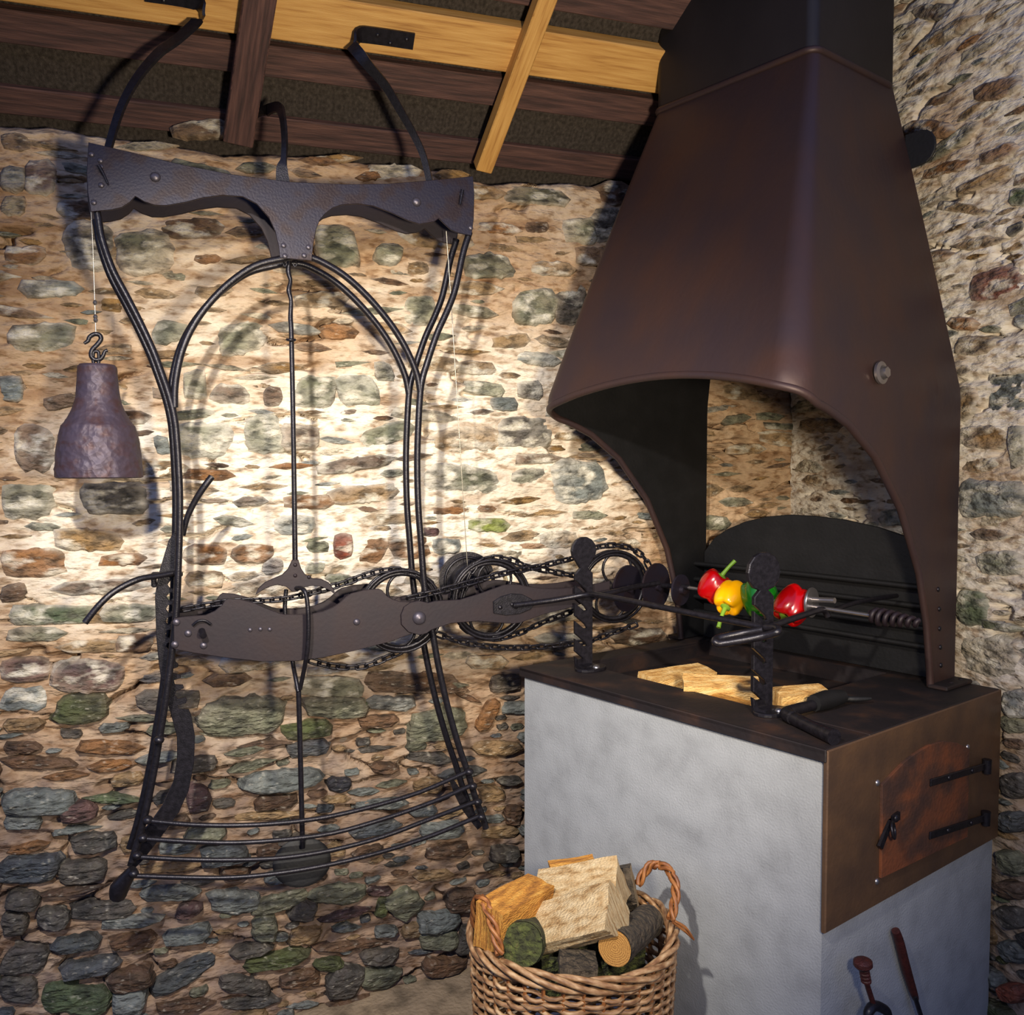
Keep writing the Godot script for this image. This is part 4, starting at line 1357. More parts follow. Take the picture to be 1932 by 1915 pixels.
# ---------------------------------------------------------------- the hanging frame of the roasting jack
func build_frame() -> void:
	var zf := 0.33
	var zb := 0.22
	var dx := -0.013
	var o := thing("hanging_jack_frame", "tall black wrought-iron jack frame hung from the roof in front of the wall", "iron frame")
	var beam := PackedVector2Array([Vector2(-0.2776, 2.2987), Vector2(-0.1937, 2.287), Vector2(-0.0851, 2.2699), Vector2(0.0357, 2.2568), Vector2(0.1788, 2.252), Vector2(0.3127, 2.2591), Vector2(0.4226, 2.2709), Vector2(0.5253, 2.2888), Vector2(0.5863, 2.3001), Vector2(0.6482, 2.3117), Vector2(0.6517, 2.2651), Vector2(0.6501, 2.2), Vector2(0.6435, 2.1565), Vector2(0.6247, 2.1585), Vector2(0.603, 2.1616), Vector2(0.5873, 2.1673), Vector2(0.5702, 2.181), Vector2(0.5553, 2.1941), Vector2(0.5446, 2.1857), Vector2(0.5319, 2.1813), Vector2(0.5037, 2.1755), Vector2(0.4751, 2.1813), Vector2(0.4303, 2.1978), Vector2(0.3827, 2.2111), Vector2(0.3436, 2.2129), Vector2(0.3048, 2.2069), Vector2(0.2823, 2.1976), Vector2(0.2624, 2.1808), Vector2(0.2491, 2.1639), Vector2(0.2397, 2.1395), Vector2(0.2335, 2.1075), Vector2(0.2285, 2.0624), Vector2(0.1511, 2.0636), Vector2(0.1488, 2.0894), Vector2(0.1404, 2.1277), Vector2(0.1255, 2.1601), Vector2(0.0969, 2.1911), Vector2(0.0641, 2.2053), Vector2(0.0178, 2.2044), Vector2(-0.0263, 2.1947), Vector2(-0.0662, 2.1804), Vector2(-0.1109, 2.1684), Vector2(-0.1364, 2.1667), Vector2(-0.1597, 2.1733), Vector2(-0.1787, 2.1839), Vector2(-0.1905, 2.1693), Vector2(-0.2087, 2.1554), Vector2(-0.2312, 2.1479), Vector2(-0.2751, 2.1398), Vector2(-0.2814, 2.1849), Vector2(-0.2828, 2.2303)])
	var mb := MB.new()
	mb.plate(beam, at(V(0, 0, zf)), 0.006, 0.0012)
	part("front_plate", mb, M.plate, o, "shaped front plate with patches of brown patina")
	mb = MB.new()
	mb.plate(beam, at(V(dx, 0, zb)), 0.006, 0.0012)
	part("back_plate", mb, M.arm, o, "shaped rear plate")
	for q in [V(-0.2716, 2.2717, 0.333), V(-0.134, 2.233, 0.333), V(-0.2687, 2.1615, 0.333), V(-0.252, 2.2026, 0.333), V(-0.2527, 2.2592, 0.333), V(-0.2524, 2.2446, 0.333), V(0.4964, 2.2311, 0.333), V(0.6169, 2.2611, 0.333), V(0.6413, 2.1764, 0.333), V(0.1602, 2.0947, 0.333), V(0.2207, 2.0947, 0.333), V(0.1631, 2.069, 0.333), V(0.2102, 2.0736, 0.333)]:
		mb = MB.new()
		var big: bool = absf(q.x - -0.134) < 0.01 or absf(q.x - 0.4964) < 0.01
		mb.dome(along(q, V(0, 0, 1)), 0.0125 if big else 0.007)
		part("rivet", mb, M.rivet, o)
	for q in [[V(-0.2555, 2.2442, 0.345), V(-0.2512, 2.2361, 0.345), V(-0.2446, 2.2235, 0.345), V(-0.2371, 2.2048, 0.345)], [V(0.6166, 2.2699, 0.345), V(0.6137, 2.256, 0.345), V(0.6094, 2.231, 0.345)]]:
		mb = MB.new()
		mb.tube(q, [0.004, 0.005, 0.0035, 0.003] if q.size() == 4 else [0.0045, 0.0045, 0.003], 6, 3)
		part("pin", mb, M.iron, o, "bent iron locking pin")
	var right := [Vector2(0.6421, 2.1689), Vector2(0.6362, 2.1504), Vector2(0.6282, 2.1263), Vector2(0.6202, 2.0953), Vector2(0.6099, 2.0475), Vector2(0.5982, 2.0025), Vector2(0.5787, 1.9543), Vector2(0.5563, 1.9062), Vector2(0.5405, 1.864), Vector2(0.5261, 1.8206), Vector2(0.5146, 1.7843), Vector2(0.5073, 1.744), Vector2(0.5013, 1.6581), Vector2(0.4979, 1.5553), Vector2(0.5002, 1.4396), Vector2(0.5069, 1.3457), Vector2(0.5136, 1.2512), Vector2(0.5205, 1.1944), Vector2(0.5289, 1.1459), Vector2(0.5368, 1.1078), Vector2(0.5515, 1.0206), Vector2(0.5774, 0.9018), Vector2(0.6079, 0.7913), Vector2(0.6344, 0.7114), Vector2(0.6552, 0.6409), Vector2(0.6768, 0.5808), Vector2(0.6852, 0.5511)]
	var left := [Vector2(-0.2648, 2.1468), Vector2(-0.2617, 2.1305), Vector2(-0.2547, 2.0828), Vector2(-0.2337, 2.0142), Vector2(-0.2043, 1.9536), Vector2(-0.1751, 1.8922), Vector2(-0.1469, 1.8257), Vector2(-0.1277, 1.7687), Vector2(-0.1112, 1.7142), Vector2(-0.1008, 1.6621), Vector2(-0.0967, 1.6136), Vector2(-0.0941, 1.5521), Vector2(-0.0923, 1.475), Vector2(-0.0944, 1.3821), Vector2(-0.0981, 1.302), Vector2(-0.1016, 1.2307), Vector2(-0.1062, 1.1724), Vector2(-0.1159, 1.0948), Vector2(-0.1256, 1.0205), Vector2(-0.1391, 0.9333), Vector2(-0.1484, 0.8805), Vector2(-0.1578, 0.8237), Vector2(-0.1749, 0.7364), Vector2(-0.1879, 0.6802), Vector2(-0.2014, 0.628), Vector2(-0.2159, 0.5814)]
	var arch_r := [Vector2(0.1923, 2.073), Vector2(0.2286, 2.073), Vector2(0.2717, 2.0562), Vector2(0.318, 2.0287), Vector2(0.3688, 1.985), Vector2(0.417, 1.9323), Vector2(0.4533, 1.8823), Vector2(0.481, 1.8314), Vector2(0.499, 1.7852), Vector2(0.5073, 1.7413)]
	var arch_l := [Vector2(0.182, 2.0723), Vector2(0.1511, 2.0636), Vector2(0.0913, 2.0426), Vector2(0.0328, 1.9988), Vector2(-0.0178, 1.944), Vector2(-0.0538, 1.8905), Vector2(-0.0775, 1.8386), Vector2(-0.0916, 1.7859), Vector2(-0.099, 1.7361), Vector2(-0.1003, 1.6902)]
	for d in [[zf, 0.0], [zb, dx]]:
		for q in [right, left, arch_r, arch_l]:
			mb = MB.new()
			var path := shifted(flat(q, d[0] - 0.012 if d[0] == zf else d[0] + 0.012), V(d[1], 0, 0))
			mb.tube(path, 0.0088, 10, 4)
			part("upright" if q.size() > 15 else "arch", mb, M.iron, o)
	for p in [V(-0.1481, 0.8819, 0.335), V(-0.1766, 0.6873, 0.335), V(-0.1882, 0.6441, 0.335), V(-0.202, 0.6026, 0.335), V(-0.2111, 0.5592, 0.335), V(0.6331, 0.7205, 0.335), V(0.6434, 0.6799, 0.335), V(0.6568, 0.6345, 0.335), V(0.6672, 0.5921, 0.335)]:
		mb = MB.new()
		var prof := []
		for i in 9:
			var an := -PI / 2 + PI * i / 8.0
			prof.append(Vector2(maxf(0.0001, 0.0125 * cos(an)), 0.0105 * sin(an)))
		mb.lathe(prof, at(p), 12)
		part("knuckle", mb, M.iron, o)
	for q in [[Vector2(-0.1764, 0.6857), Vector2(-0.0922, 0.666), Vector2(0.0069, 0.6506), Vector2(0.114, 0.6416), Vector2(0.2379, 0.6413), Vector2(0.3661, 0.6553), Vector2(0.498, 0.68), Vector2(0.627, 0.7209)],
		[Vector2(-0.1886, 0.6425), Vector2(-0.0928, 0.6231), Vector2(0.024, 0.6043), Vector2(0.1444, 0.5968), Vector2(0.2693, 0.5982), Vector2(0.3981, 0.6188), Vector2(0.5312, 0.6491), Vector2(0.6403, 0.6829)],
		[Vector2(-0.2031, 0.5993), Vector2(-0.0935, 0.5778), Vector2(0.0234, 0.5604), Vector2(0.1439, 0.55), Vector2(0.2689, 0.5538), Vector2(0.3978, 0.5719), Vector2(0.531, 0.6054), Vector2(0.6507, 0.6363)],
		[Vector2(-0.2122, 0.5538), Vector2(-0.0942, 0.5324), Vector2(0.0228, 0.5159), Vector2(0.1434, 0.5115), Vector2(0.2686, 0.5169), Vector2(0.3975, 0.5319), Vector2(0.5308, 0.5581), Vector2(0.6582, 0.5943)]]:
		mb = MB.new()
		var path := []
		for i in q.size():
			# the four bars bow forward, clear of the pendulum
			var f := sin(PI * i / (q.size() - 1.0))
			var e: Vector3 = V(q[i].x, q[i].y, zf + 0.005)
			var c := V(0, 1.547, 2.66)
			path.append(e + (c - e) * (0.05 * f / (c.z - e.z)))
		mb.tube(path, 0.0063, 8, 4)
		part("cross_bar", mb, M.iron, o, "thin bowed bar across the foot of the frame")
	mb = MB.new()
	mb.tube([V(-0.2114, 0.5676, 0.33), V(-0.2265, 0.5478, 0.325), V(-0.2441, 0.5218, 0.32), V(-0.2503, 0.4983, 0.31)], [0.012, 0.017, 0.023, 0.02], 10, 4)
	part("foot", mb, M.iron, o, "forged blunt foot")
	mb = MB.new()
	mb.strap([V(0.6056, 0.6716, 0.25), V(0.6208, 0.6398, 0.25), V(0.6483, 0.5867, 0.25), V(0.6869, 0.5288, 0.25)], [0.012, 0.02, 0.024, 0.018], 0.012, V(1, 0.3, 0))
	part("foot", mb, M.iron, o, "flat forged foot")
	# straps up to the purlin
	var yR := rp(0.349, 0.30, 0.062)
	mb = MB.new()
	mb.strap([rp(0.507, 0.293, 0.061), rp(0.40, 0.293, 0.061), rp(0.362, 0.29, 0.066), rp(0.352, 0.27, 0.085)], 0.042, 0.007, V(0, 0.673, 0.7396))
	mb.strap([V(0.3419, 2.6326, 0.27), V(0.36, 2.606, 0.285), V(0.3835, 2.5763, 0.29), V(0.4268, 2.5343, 0.285), V(0.4664, 2.4772, 0.28), V(0.5004, 2.4254, 0.275), V(0.5279, 2.3691, 0.275), V(0.5449, 2.3014, 0.275)], [0.030, 0.03, 0.026, 0.022, 0.02, 0.018, 0.017, 0.017], 0.008, V(1, 0.2, 0.6))
	for x in [0.41, 0.445, 0.487]:
		mb.dome(along(rp(x, 0.288 + (0.008 if x != 0.445 else -0.008), 0.064), V(0, -0.7396, 0.673)), 0.006)
	part("hanging_strap", mb, M.iron, o, "curved iron strap screwed to the yellow purlin")
	mb = MB.new()
	mb.strap([rp(-0.155, 0.315, 0.061), rp(-0.07, 0.315, 0.061), rp(-0.03, 0.31, 0.066), rp(-0.022, 0.285, 0.085)], 0.042, 0.007, V(0, 0.673, 0.7396))
	mb.strap([V(-0.0352, 2.6359, 0.28), V(-0.0451, 2.6195, 0.285), V(-0.0868, 2.5735, 0.29), V(-0.127, 2.54, 0.285), V(-0.1759, 2.4755, 0.28), V(-0.2129, 2.4017, 0.275), V(-0.2428, 2.301, 0.275)], [0.030, 0.03, 0.028, 0.026, 0.022, 0.02, 0.018], 0.008, V(1, -0.2, 0.6))
	for x in [-0.14, -0.112, -0.08]:
		mb.dome(along(rp(x, 0.31 + (0.008 if x != -0.112 else -0.008), 0.064), V(0, -0.7396, 0.673)), 0.006)
	part("hanging_strap", mb, M.iron, o, "curved iron strap screwed to the yellow purlin")
	mb = MB.new()
	mb.strap([V(0.1027, 2.4976, 0.06), V(0.1316, 2.5034, 0.1), V(0.1586, 2.4807, 0.2), V(0.1659, 2.4337, 0.265), V(0.1698, 2.3713, 0.275), V(0.1673, 2.3248, 0.275), V(0.1624, 2.3005, 0.275), V(0.1646, 2.2584, 0.275)], [0.032, 0.03, 0.026, 0.02, 0.016, 0.014, 0.028, 0.036], 0.007, [V(0.3, 0, 1), V(0.3, 0, 1), V(0.3, 0, 1), V(0.5, 0, 1), V(0.7, 0, 0.8), V(1, 0, 0.5), V(1, 0, 0.1), V(1, 0, 0)])
	part("hanging_strap", mb, M.iron, o, "short twisted strap back to the wall head")

	# curved notched blade behind the left upright
	var nb := thing("notched_curved_blade", "long curved black iron blade with notched edge behind the left upright", "iron blade")
	mb = MB.new()
	mb.plate(PackedVector2Array([Vector2(-0.1078, 1.3849), Vector2(-0.0968, 1.3754), Vector2(-0.1026, 1.3225), Vector2(-0.1108, 1.2697), Vector2(-0.1196, 1.2621), Vector2(-0.126, 1.253), Vector2(-0.1199, 1.2435), Vector2(-0.1125, 1.2419), Vector2(-0.1126, 1.2352), Vector2(-0.1238, 1.2317), Vector2(-0.1289, 1.2227), Vector2(-0.1229, 1.2131), Vector2(-0.113, 1.2113), Vector2(-0.1131, 1.2046), Vector2(-0.1256, 1.2012), Vector2(-0.1306, 1.1922), Vector2(-0.1246, 1.1826), Vector2(-0.1135, 1.1807), Vector2(-0.1136, 1.174), Vector2(-0.1273, 1.1708), Vector2(-0.1324, 1.1617), Vector2(-0.1264, 1.1521), Vector2(-0.114, 1.1501), Vector2(-0.1129, 1.142), Vector2(-0.1278, 1.1388), Vector2(-0.1329, 1.1298), Vector2(-0.1269, 1.1201), Vector2(-0.1133, 1.118), Vector2(-0.1122, 1.1099), Vector2(-0.1283, 1.1069), Vector2(-0.1322, 1.0978), Vector2(-0.1249, 1.088), Vector2(-0.1113, 1.0858), Vector2(-0.1105, 1.059), Vector2(-0.1043, 1.0532), Vector2(-0.1045, 1.0451), Vector2(-0.1182, 1.0407), Vector2(-0.1172, 1.03), Vector2(-0.0986, 1.0246), Vector2(-0.0987, 1.0165), Vector2(-0.115, 1.0124), Vector2(-0.1127, 1.0015), Vector2(-0.094, 0.9987), Vector2(-0.0916, 0.9904), Vector2(-0.1092, 0.9851), Vector2(-0.1131, 0.9746), Vector2(-0.1058, 0.9646), Vector2(-0.0882, 0.9673), Vector2(-0.0845, 0.9602), Vector2(-0.0872, 0.9524), Vector2(-0.106, 0.9485), Vector2(-0.1037, 0.9389), Vector2(-0.0811, 0.9356), Vector2(-0.0751, 0.9208), Vector2(-0.0671, 0.8653), Vector2(-0.0706, 0.7963), Vector2(-0.0843, 0.7284), Vector2(-0.1084, 0.6754), Vector2(-0.1518, 0.617), Vector2(-0.1946, 0.5645), Vector2(-0.2167, 0.5432), Vector2(-0.2311, 0.556), Vector2(-0.2142, 0.6156), Vector2(-0.1766, 0.6566), Vector2(-0.1462, 0.6989), Vector2(-0.1203, 0.7555), Vector2(-0.1106, 0.814), Vector2(-0.1098, 0.8693), Vector2(-0.1238, 0.9298), Vector2(-0.1354, 0.9777), Vector2(-0.1435, 1.0118), Vector2(-0.149, 1.0536), Vector2(-0.154, 1.1217), Vector2(-0.1553, 1.2252), Vector2(-0.1478, 1.2738), Vector2(-0.1354, 1.3173), Vector2(-0.1217, 1.3628)]), at(V(0, 0, 0.272)), 0.009, 0.0012)
	part("blade", mb, M.iron, nb)
	mb = MB.new()
	mb.tube([V(-0.0167, 1.522, 0.3), V(-0.037, 1.4945, 0.3), V(-0.058, 1.4604, 0.295), V(-0.0769, 1.4197, 0.29), V(-0.0876, 1.3761, 0.285)], [0.0085, 0.0085, 0.008, 0.0075, 0.007], 10, 4)
	part("handle", mb, M.iron, nb, "upright curved grip")
	var lv := thing("jack_lever", "bent black iron hand lever reaching left from the left upright", "lever")
	mb = MB.new()
	mb.tube([V(-0.1044, 1.2859, 0.3), V(-0.1414, 1.2811, 0.315), V(-0.1878, 1.2762, 0.335), V(-0.2383, 1.2522, 0.35), V(-0.2722, 1.2217, 0.36), V(-0.3029, 1.1824, 0.365)], [0.006, 0.0072, 0.0075, 0.0075, 0.0075, 0.0078], 10, 4)
	part("grip", mb, M.iron, lv)
	mb = MB.new()
	mb.beam(V(-0.1562, 1.2866, 0.29), V(-0.1556, 1.2499, 0.29), V(1, 0, 0), 0.013, 0.012)
	mb.beam(V(-0.1611, 1.2816, 0.29), V(-0.0889, 1.2802, 0.29), V(0, 0, 1), 0.02, 0.012)
	part("catch", mb, M.iron, lv, "small squared catch block")

# ---------------------------------------------------------------- the horizontal arm of the jack
func sheave(called: String, c: Vector3, r: float, wd: float, o: Node3D, open := true) -> void:
	var xf := along(c, V(0, 0, 1))
	var mb := MB.new()
	for s in [-1.0, 1.0]:
		mb.tube(ring_path(c + V(0, 0, s * wd), r, V(0, 0, 1), 20), 0.0042, 8, 2, true)
	mb.tube(ring_path(c, r - 0.009, V(0, 0, 1), 20), 0.007, 8, 2, true)
	part(called, mb, M.iron, o, "double-rimmed iron chain wheel")
	mb = MB.new()
	mb.lathe([Vector2(0.0001, -wd * 1.6), Vector2(0.015, -wd * 1.6), Vector2(0.018, 0), Vector2(0.015, wd * 1.6), Vector2(0.0001, wd * 1.6)], xf, 14)
	part("hub", mb, M.iron, o)
	for sg in [-1.0, 1.0]:
		mb = MB.new()
		mb.tube(ring_path(c + V(0.1 * r * sg, sg * r * 0.5, 0), r * 0.44, V(0, 0, 1), 16), 0.0042, 8, 2, true)
		part("scroll_spoke", mb, M.iron, o, "round iron scroll inside the wheel")

func build_arm() -> void:
	var o := thing("roasting_jack", "long horizontal double-plate iron arm of the jack with chain wheels between its plates", "jack arm")
	var p1 := PackedVector2Array([Vector2(-0.1087, 1.1813), Vector2(-0.0882, 1.1835), Vector2(-0.0359, 1.1853), Vector2(-0.0149, 1.194), Vector2(0.0026, 1.2082), Vector2(0.0089, 1.2184), Vector2(0.0164, 1.2233), Vector2(0.045, 1.22), Vector2(0.0788, 1.2092), Vector2(0.1091, 1.1938), Vector2(0.1392, 1.1804), Vector2(0.1512, 1.1771), Vector2(0.1901, 1.1751), Vector2(0.2202, 1.1756), Vector2(0.2467, 1.1803), Vector2(0.2706, 1.1893), Vector2(0.2894, 1.2013), Vector2(0.303, 1.2143), Vector2(0.3178, 1.2232), Vector2(0.3504, 1.23), Vector2(0.3873, 1.2319), Vector2(0.3955, 1.2281), Vector2(0.41, 1.2114), Vector2(0.4243, 1.2026), Vector2(0.4424, 1.1961), Vector2(0.4929, 1.1918), Vector2(0.5069, 1.1576), Vector2(0.4742, 1.1103), Vector2(0.414, 1.0916), Vector2(0.322, 1.0739), Vector2(0.2442, 1.0618), Vector2(0.1771, 1.0575), Vector2(0.0897, 1.0627), Vector2(0.0045, 1.0783), Vector2(-0.0654, 1.094), Vector2(-0.1099, 1.1066)])
	var p2 := PackedVector2Array([Vector2(0.4447, 1.137), Vector2(0.4434, 1.1621), Vector2(0.4519, 1.1824), Vector2(0.4701, 1.194), Vector2(0.4912, 1.1972), Vector2(0.5159, 1.1905), Vector2(0.5351, 1.1945), Vector2(0.602, 1.1949), Vector2(0.6508, 1.2069), Vector2(0.7054, 1.2231), Vector2(0.7233, 1.2288), Vector2(0.7452, 1.23), Vector2(0.7684, 1.2277), Vector2(0.7905, 1.2224), Vector2(0.8309, 1.2155), Vector2(0.8772, 1.2121), Vector2(0.9304, 1.2137), Vector2(0.9859, 1.2203), Vector2(1.034, 1.2273), Vector2(1.0342, 1.1885), Vector2(0.9568, 1.1683), Vector2(0.9039, 1.1561), Vector2(0.8418, 1.1446), Vector2(0.7906, 1.1298), Vector2(0.77, 1.1237), Vector2(0.7503, 1.1226), Vector2(0.7151, 1.1266), Vector2(0.6506, 1.1351), Vector2(0.5779, 1.1333), Vector2(0.5248, 1.1187), Vector2(0.5106, 1.1097), Vector2(0.4908, 1.1066), Vector2(0.4627, 1.1166)])
	for s in [[0.0, 0.0], [-0.012, -0.105]]:
		var mb := MB.new()
		mb.plate(p1, at(V(s[0], 0, 0.352 + s[1])), 0.006, 0.0012)
		part("side_plate", mb, M.arm, o)
		mb = MB.new()
		mb.plate(p2, at(V(s[0], 0, 0.36 + s[1])), 0.006, 0.0012)
		part("side_plate", mb, M.arm, o)
	for q in [V(-0.1027, 1.1714, 0.356), V(-0.0766, 1.1428, 0.356), V(-0.0439, 1.1396, 0.356), V(-0.1071, 1.1175, 0.356), V(0.0678, 1.1431, 0.356), V(0.0924, 1.1436, 0.356), V(0.1147, 1.1417, 0.356), V(0.3302, 1.1488, 0.356), V(-0.0418, 1.1109, 0.356)]:
		var mb := MB.new()
		mb.dome(along(q, V(0, 0, 1)), 0.009 if q.x < -0.0218 or q.x > 0.2325 else 0.0055)
		part("rivet", mb, M.rivet, o)
	var mb := MB.new()
	mb.tube([V(-0.0653, 1.1622, 0.36), V(-0.053, 1.1724, 0.363), V(-0.0372, 1.1729, 0.363), V(-0.0239, 1.1626, 0.36)], 0.0035, 6, 3)
	mb.tube([V(-0.0449, 1.1482, 0.36), V(-0.041, 1.1395, 0.385)], 0.008, 8, 2)
	part("pawl", mb, M.iron, o, "little curved pawl and stop pin")
	mb = MB.new()
	mb.dome(along(V(0.4915, 1.1519, 0.364), V(0, 0, 1)), 0.018, 14)
	part("pivot", mb, M.rivet, o, "big domed pivot head")
	mb = MB.new()
	mb.plate(PackedVector2Array([Vector2(0.6932, 1.1545), Vector2(0.6917, 1.186), Vector2(0.714, 1.1992), Vector2(0.7439, 1.2058), Vector2(0.774, 1.2023), Vector2(0.8013, 1.1881), Vector2(0.812, 1.1746), Vector2(0.7967, 1.1594), Vector2(0.7664, 1.1494), Vector2(0.7289, 1.147)]), at(V(0, 0, 0.366)), 0.006, 0.0015)
	for q in [V(0.7112, 1.1699, 0.37), V(0.7456, 1.1754, 0.37), V(0.7561, 1.1692, 0.37)]:
		mb.dome(along(q, V(0, 0, 1)), 0.006)
	part("bracket", mb, M.iron, o, "oval bracket plate")
	sheave("chain_wheel", V(0.4565, 1.1633, 0.3), 0.1086, 0.011, o)
	sheave("chain_wheel", V(0.7055, 1.1832, 0.3), 0.1085, 0.011, o)
	sheave("chain_wheel", V(1.0925, 1.1973, 0.26), 0.103, 0.011, o)
	# rope drum behind the arm
	mb = MB.new()
	mb.lathe([Vector2(0.03, -0.02), Vector2(0.082, -0.02), Vector2(0.082, -0.012), Vector2(0.05, -0.012), Vector2(0.05, 0.02), Vector2(0.04, 0.022), Vector2(0.0001, 0.022)], along(V(0.6695, 1.2222, 0.2), V(0, 0, 1)), 28)
	mb.tube(ring_path(V(0.6695, 1.2222, 0.2) + V(0, 0, -0.01), 0.066, V(0, 0, 1), 18), 0.004, 8, 2, true)
	part("drum", mb, M.iron, o, "dark round cable drum behind the arm")
	mb = MB.new()
	for i in 5:
		mb.tube(ring_path(V(0.7438, 1.2205, 0.235) + V(0, 0, -0.012 + i * 0.006), 0.028, V(0.2, 0, 1), 14), 0.0032, 6, 2, true)
	part("rope_coil", mb, M.rope, o, "pale rope wound on the drum")
	# thin wheels on the shaft towards the hearth
	for q in [[V(0.31, 1.1929, -0.8354), 0.068], [V(0.33, 1.2071, -0.743), 0.066], [V(0.33, 1.206, -0.6534), 0.043]]:
		var c: Vector3 = base_at * (q[0] as Vector3)
		mb = MB.new()
		var r: float = q[1]
		mb.lathe([Vector2(0.0001, -0.003), Vector2(r, -0.003), Vector2(r, 0.003), Vector2(0.012, 0.003), Vector2(0.011, 0.014), Vector2(0.0001, 0.014)], along(c, base_at.basis * V(0.12, 0.0, 1)), 26)
		part("shaft_disc", mb, M.plate, o, "thin round disc on the spit shaft")
	mb = MB.new()
	mb.tube([base_at * V(0.38, 1.1809, -1.0017), base_at * V(0.34, 1.2087, -0.748), base_at * V(0.33, 1.2165, -0.6235)], 0.007, 8, 2)
	part("shaft", mb, M.iron, o)

	# chains: links are parts of their chain
	var link := MB.new()
	var lp := []
	for i in 10:
		var an := TAU * i / 10.0
		lp.append(V(0.0075 * sin(an), (0.0095 if cos(an) > 0.0 else -0.0095) * (1.0 if absf(cos(an)) > 0.01 else 0.0) + 0.0065 * cos(an), 0))
	link.tube(lp, 0.0033, 6, 2, true)
	var lm := link.mesh()
	var runs := [
		["iron drive chain running over the left chain wheel", [V(-0.0907, 1.1901, 0.28), V(0.0167, 1.2052, 0.29), V(0.159, 1.2095, 0.3), V(0.2936, 1.2395, 0.3), V(0.3767, 1.2655, 0.3), V(0.4301, 1.2734, 0.3), V(0.4828, 1.2645, 0.3)] + [V(0.5361, 1.2339, 0.3), V(0.5608, 1.1898, 0.3)]],
		["iron drive chain slung from the pivot up to the right chain wheel", [V(0.4692, 1.201, 0.33), V(0.5552, 1.2156, 0.33), V(0.6444, 1.2355, 0.325), V(0.7359, 1.2546, 0.32), V(0.8317, 1.2676, 0.31), V(0.9175, 1.2816, 0.3), V(0.9706, 1.29, 0.28), V(1.02, 1.3081, 0.26), V(1.0784, 1.3173, 0.26), V(1.1377, 1.3094, 0.26), V(1.1859, 1.2814, 0.26), V(1.2087, 1.2461, 0.26)]],
		["iron drive chain looped over the middle chain wheel", [V(0.6243, 1.1898, 0.3), V(0.6393, 1.237, 0.3), V(0.6664, 1.281, 0.3), V(0.7117, 1.2956, 0.3), V(0.7653, 1.288, 0.3), V(0.8168, 1.266, 0.29), V(0.8722, 1.2546, 0.285), V(0.9302, 1.2414, 0.28), V(0.9741, 1.2352, 0.28)]],
		["iron drive chain hanging below the left of the arm", [V(0.2191, 1.0412, 0.28), V(0.2667, 1.0254, 0.28), V(0.315, 1.0164, 0.28), V(0.364, 1.0172, 0.28), V(0.4137, 1.0324, 0.28), V(0.4766, 1.0605, 0.29), V(0.5181, 1.0943, 0.3)]],
		["iron drive chain in a long low sag behind the first stand", [V(0.5531, 1.0951, 0.3), V(0.6087, 1.0726, 0.29), V(0.6869, 1.0513, 0.28), V(0.775, 1.0379, 0.27), V(0.8657, 1.0334, 0.26), V(0.9468, 1.036, 0.26), V(1.0211, 1.0423, 0.26), V(1.1649, 1.081, 0.26)]],
		["iron drive chain round the underside of the middle wheel", [V(0.6241, 1.1143, 0.3), V(0.651, 1.0924, 0.3), V(0.6963, 1.0751, 0.3), V(0.7421, 1.0739, 0.3), V(0.7997, 1.0851, 0.29), V(0.8743, 1.1093, 0.28), V(0.9752, 1.1375, 0.27)]]]
	for rn in runs:
		var ch := thing("drive_chain", rn[0], "chain", Transform3D.IDENTITY, "drive chains of the jack")
		var cur := Curve3D.new()
		cur.bake_interval = 0.004
		var ps: Array = rn[1]
		for i in ps.size():
			var tg: Vector3 = ((ps[mini(i + 1, ps.size() - 1)] as Vector3) - (ps[maxi(i - 1, 0)] as Vector3)) / 6.0
			cur.add_point(ps[i], -tg, tg)
		var L := cur.get_baked_length()
		var cnt := int(L / 0.0235)
		for i in cnt:
			var d := L * (i + 0.5) / cnt
			var p := cur.sample_baked(d, true)
			var y := (cur.sample_baked(minf(d + 0.008, L), true) - cur.sample_baked(maxf(d - 0.008, 0.0), true)).normalized()
			var z := V(0.2, 0.1, 1)
			z = (z - y * z.dot(y)).normalized()
			var bs := Basis(y.cross(z), y, z).rotated(y, (0.7 if i % 2 == 0 else -0.85) + rng.randf_range(-0.25, 0.25))
			var l := part_mesh("link", lm, M.iron, ch)
			l.transform = Transform3D(bs, p)

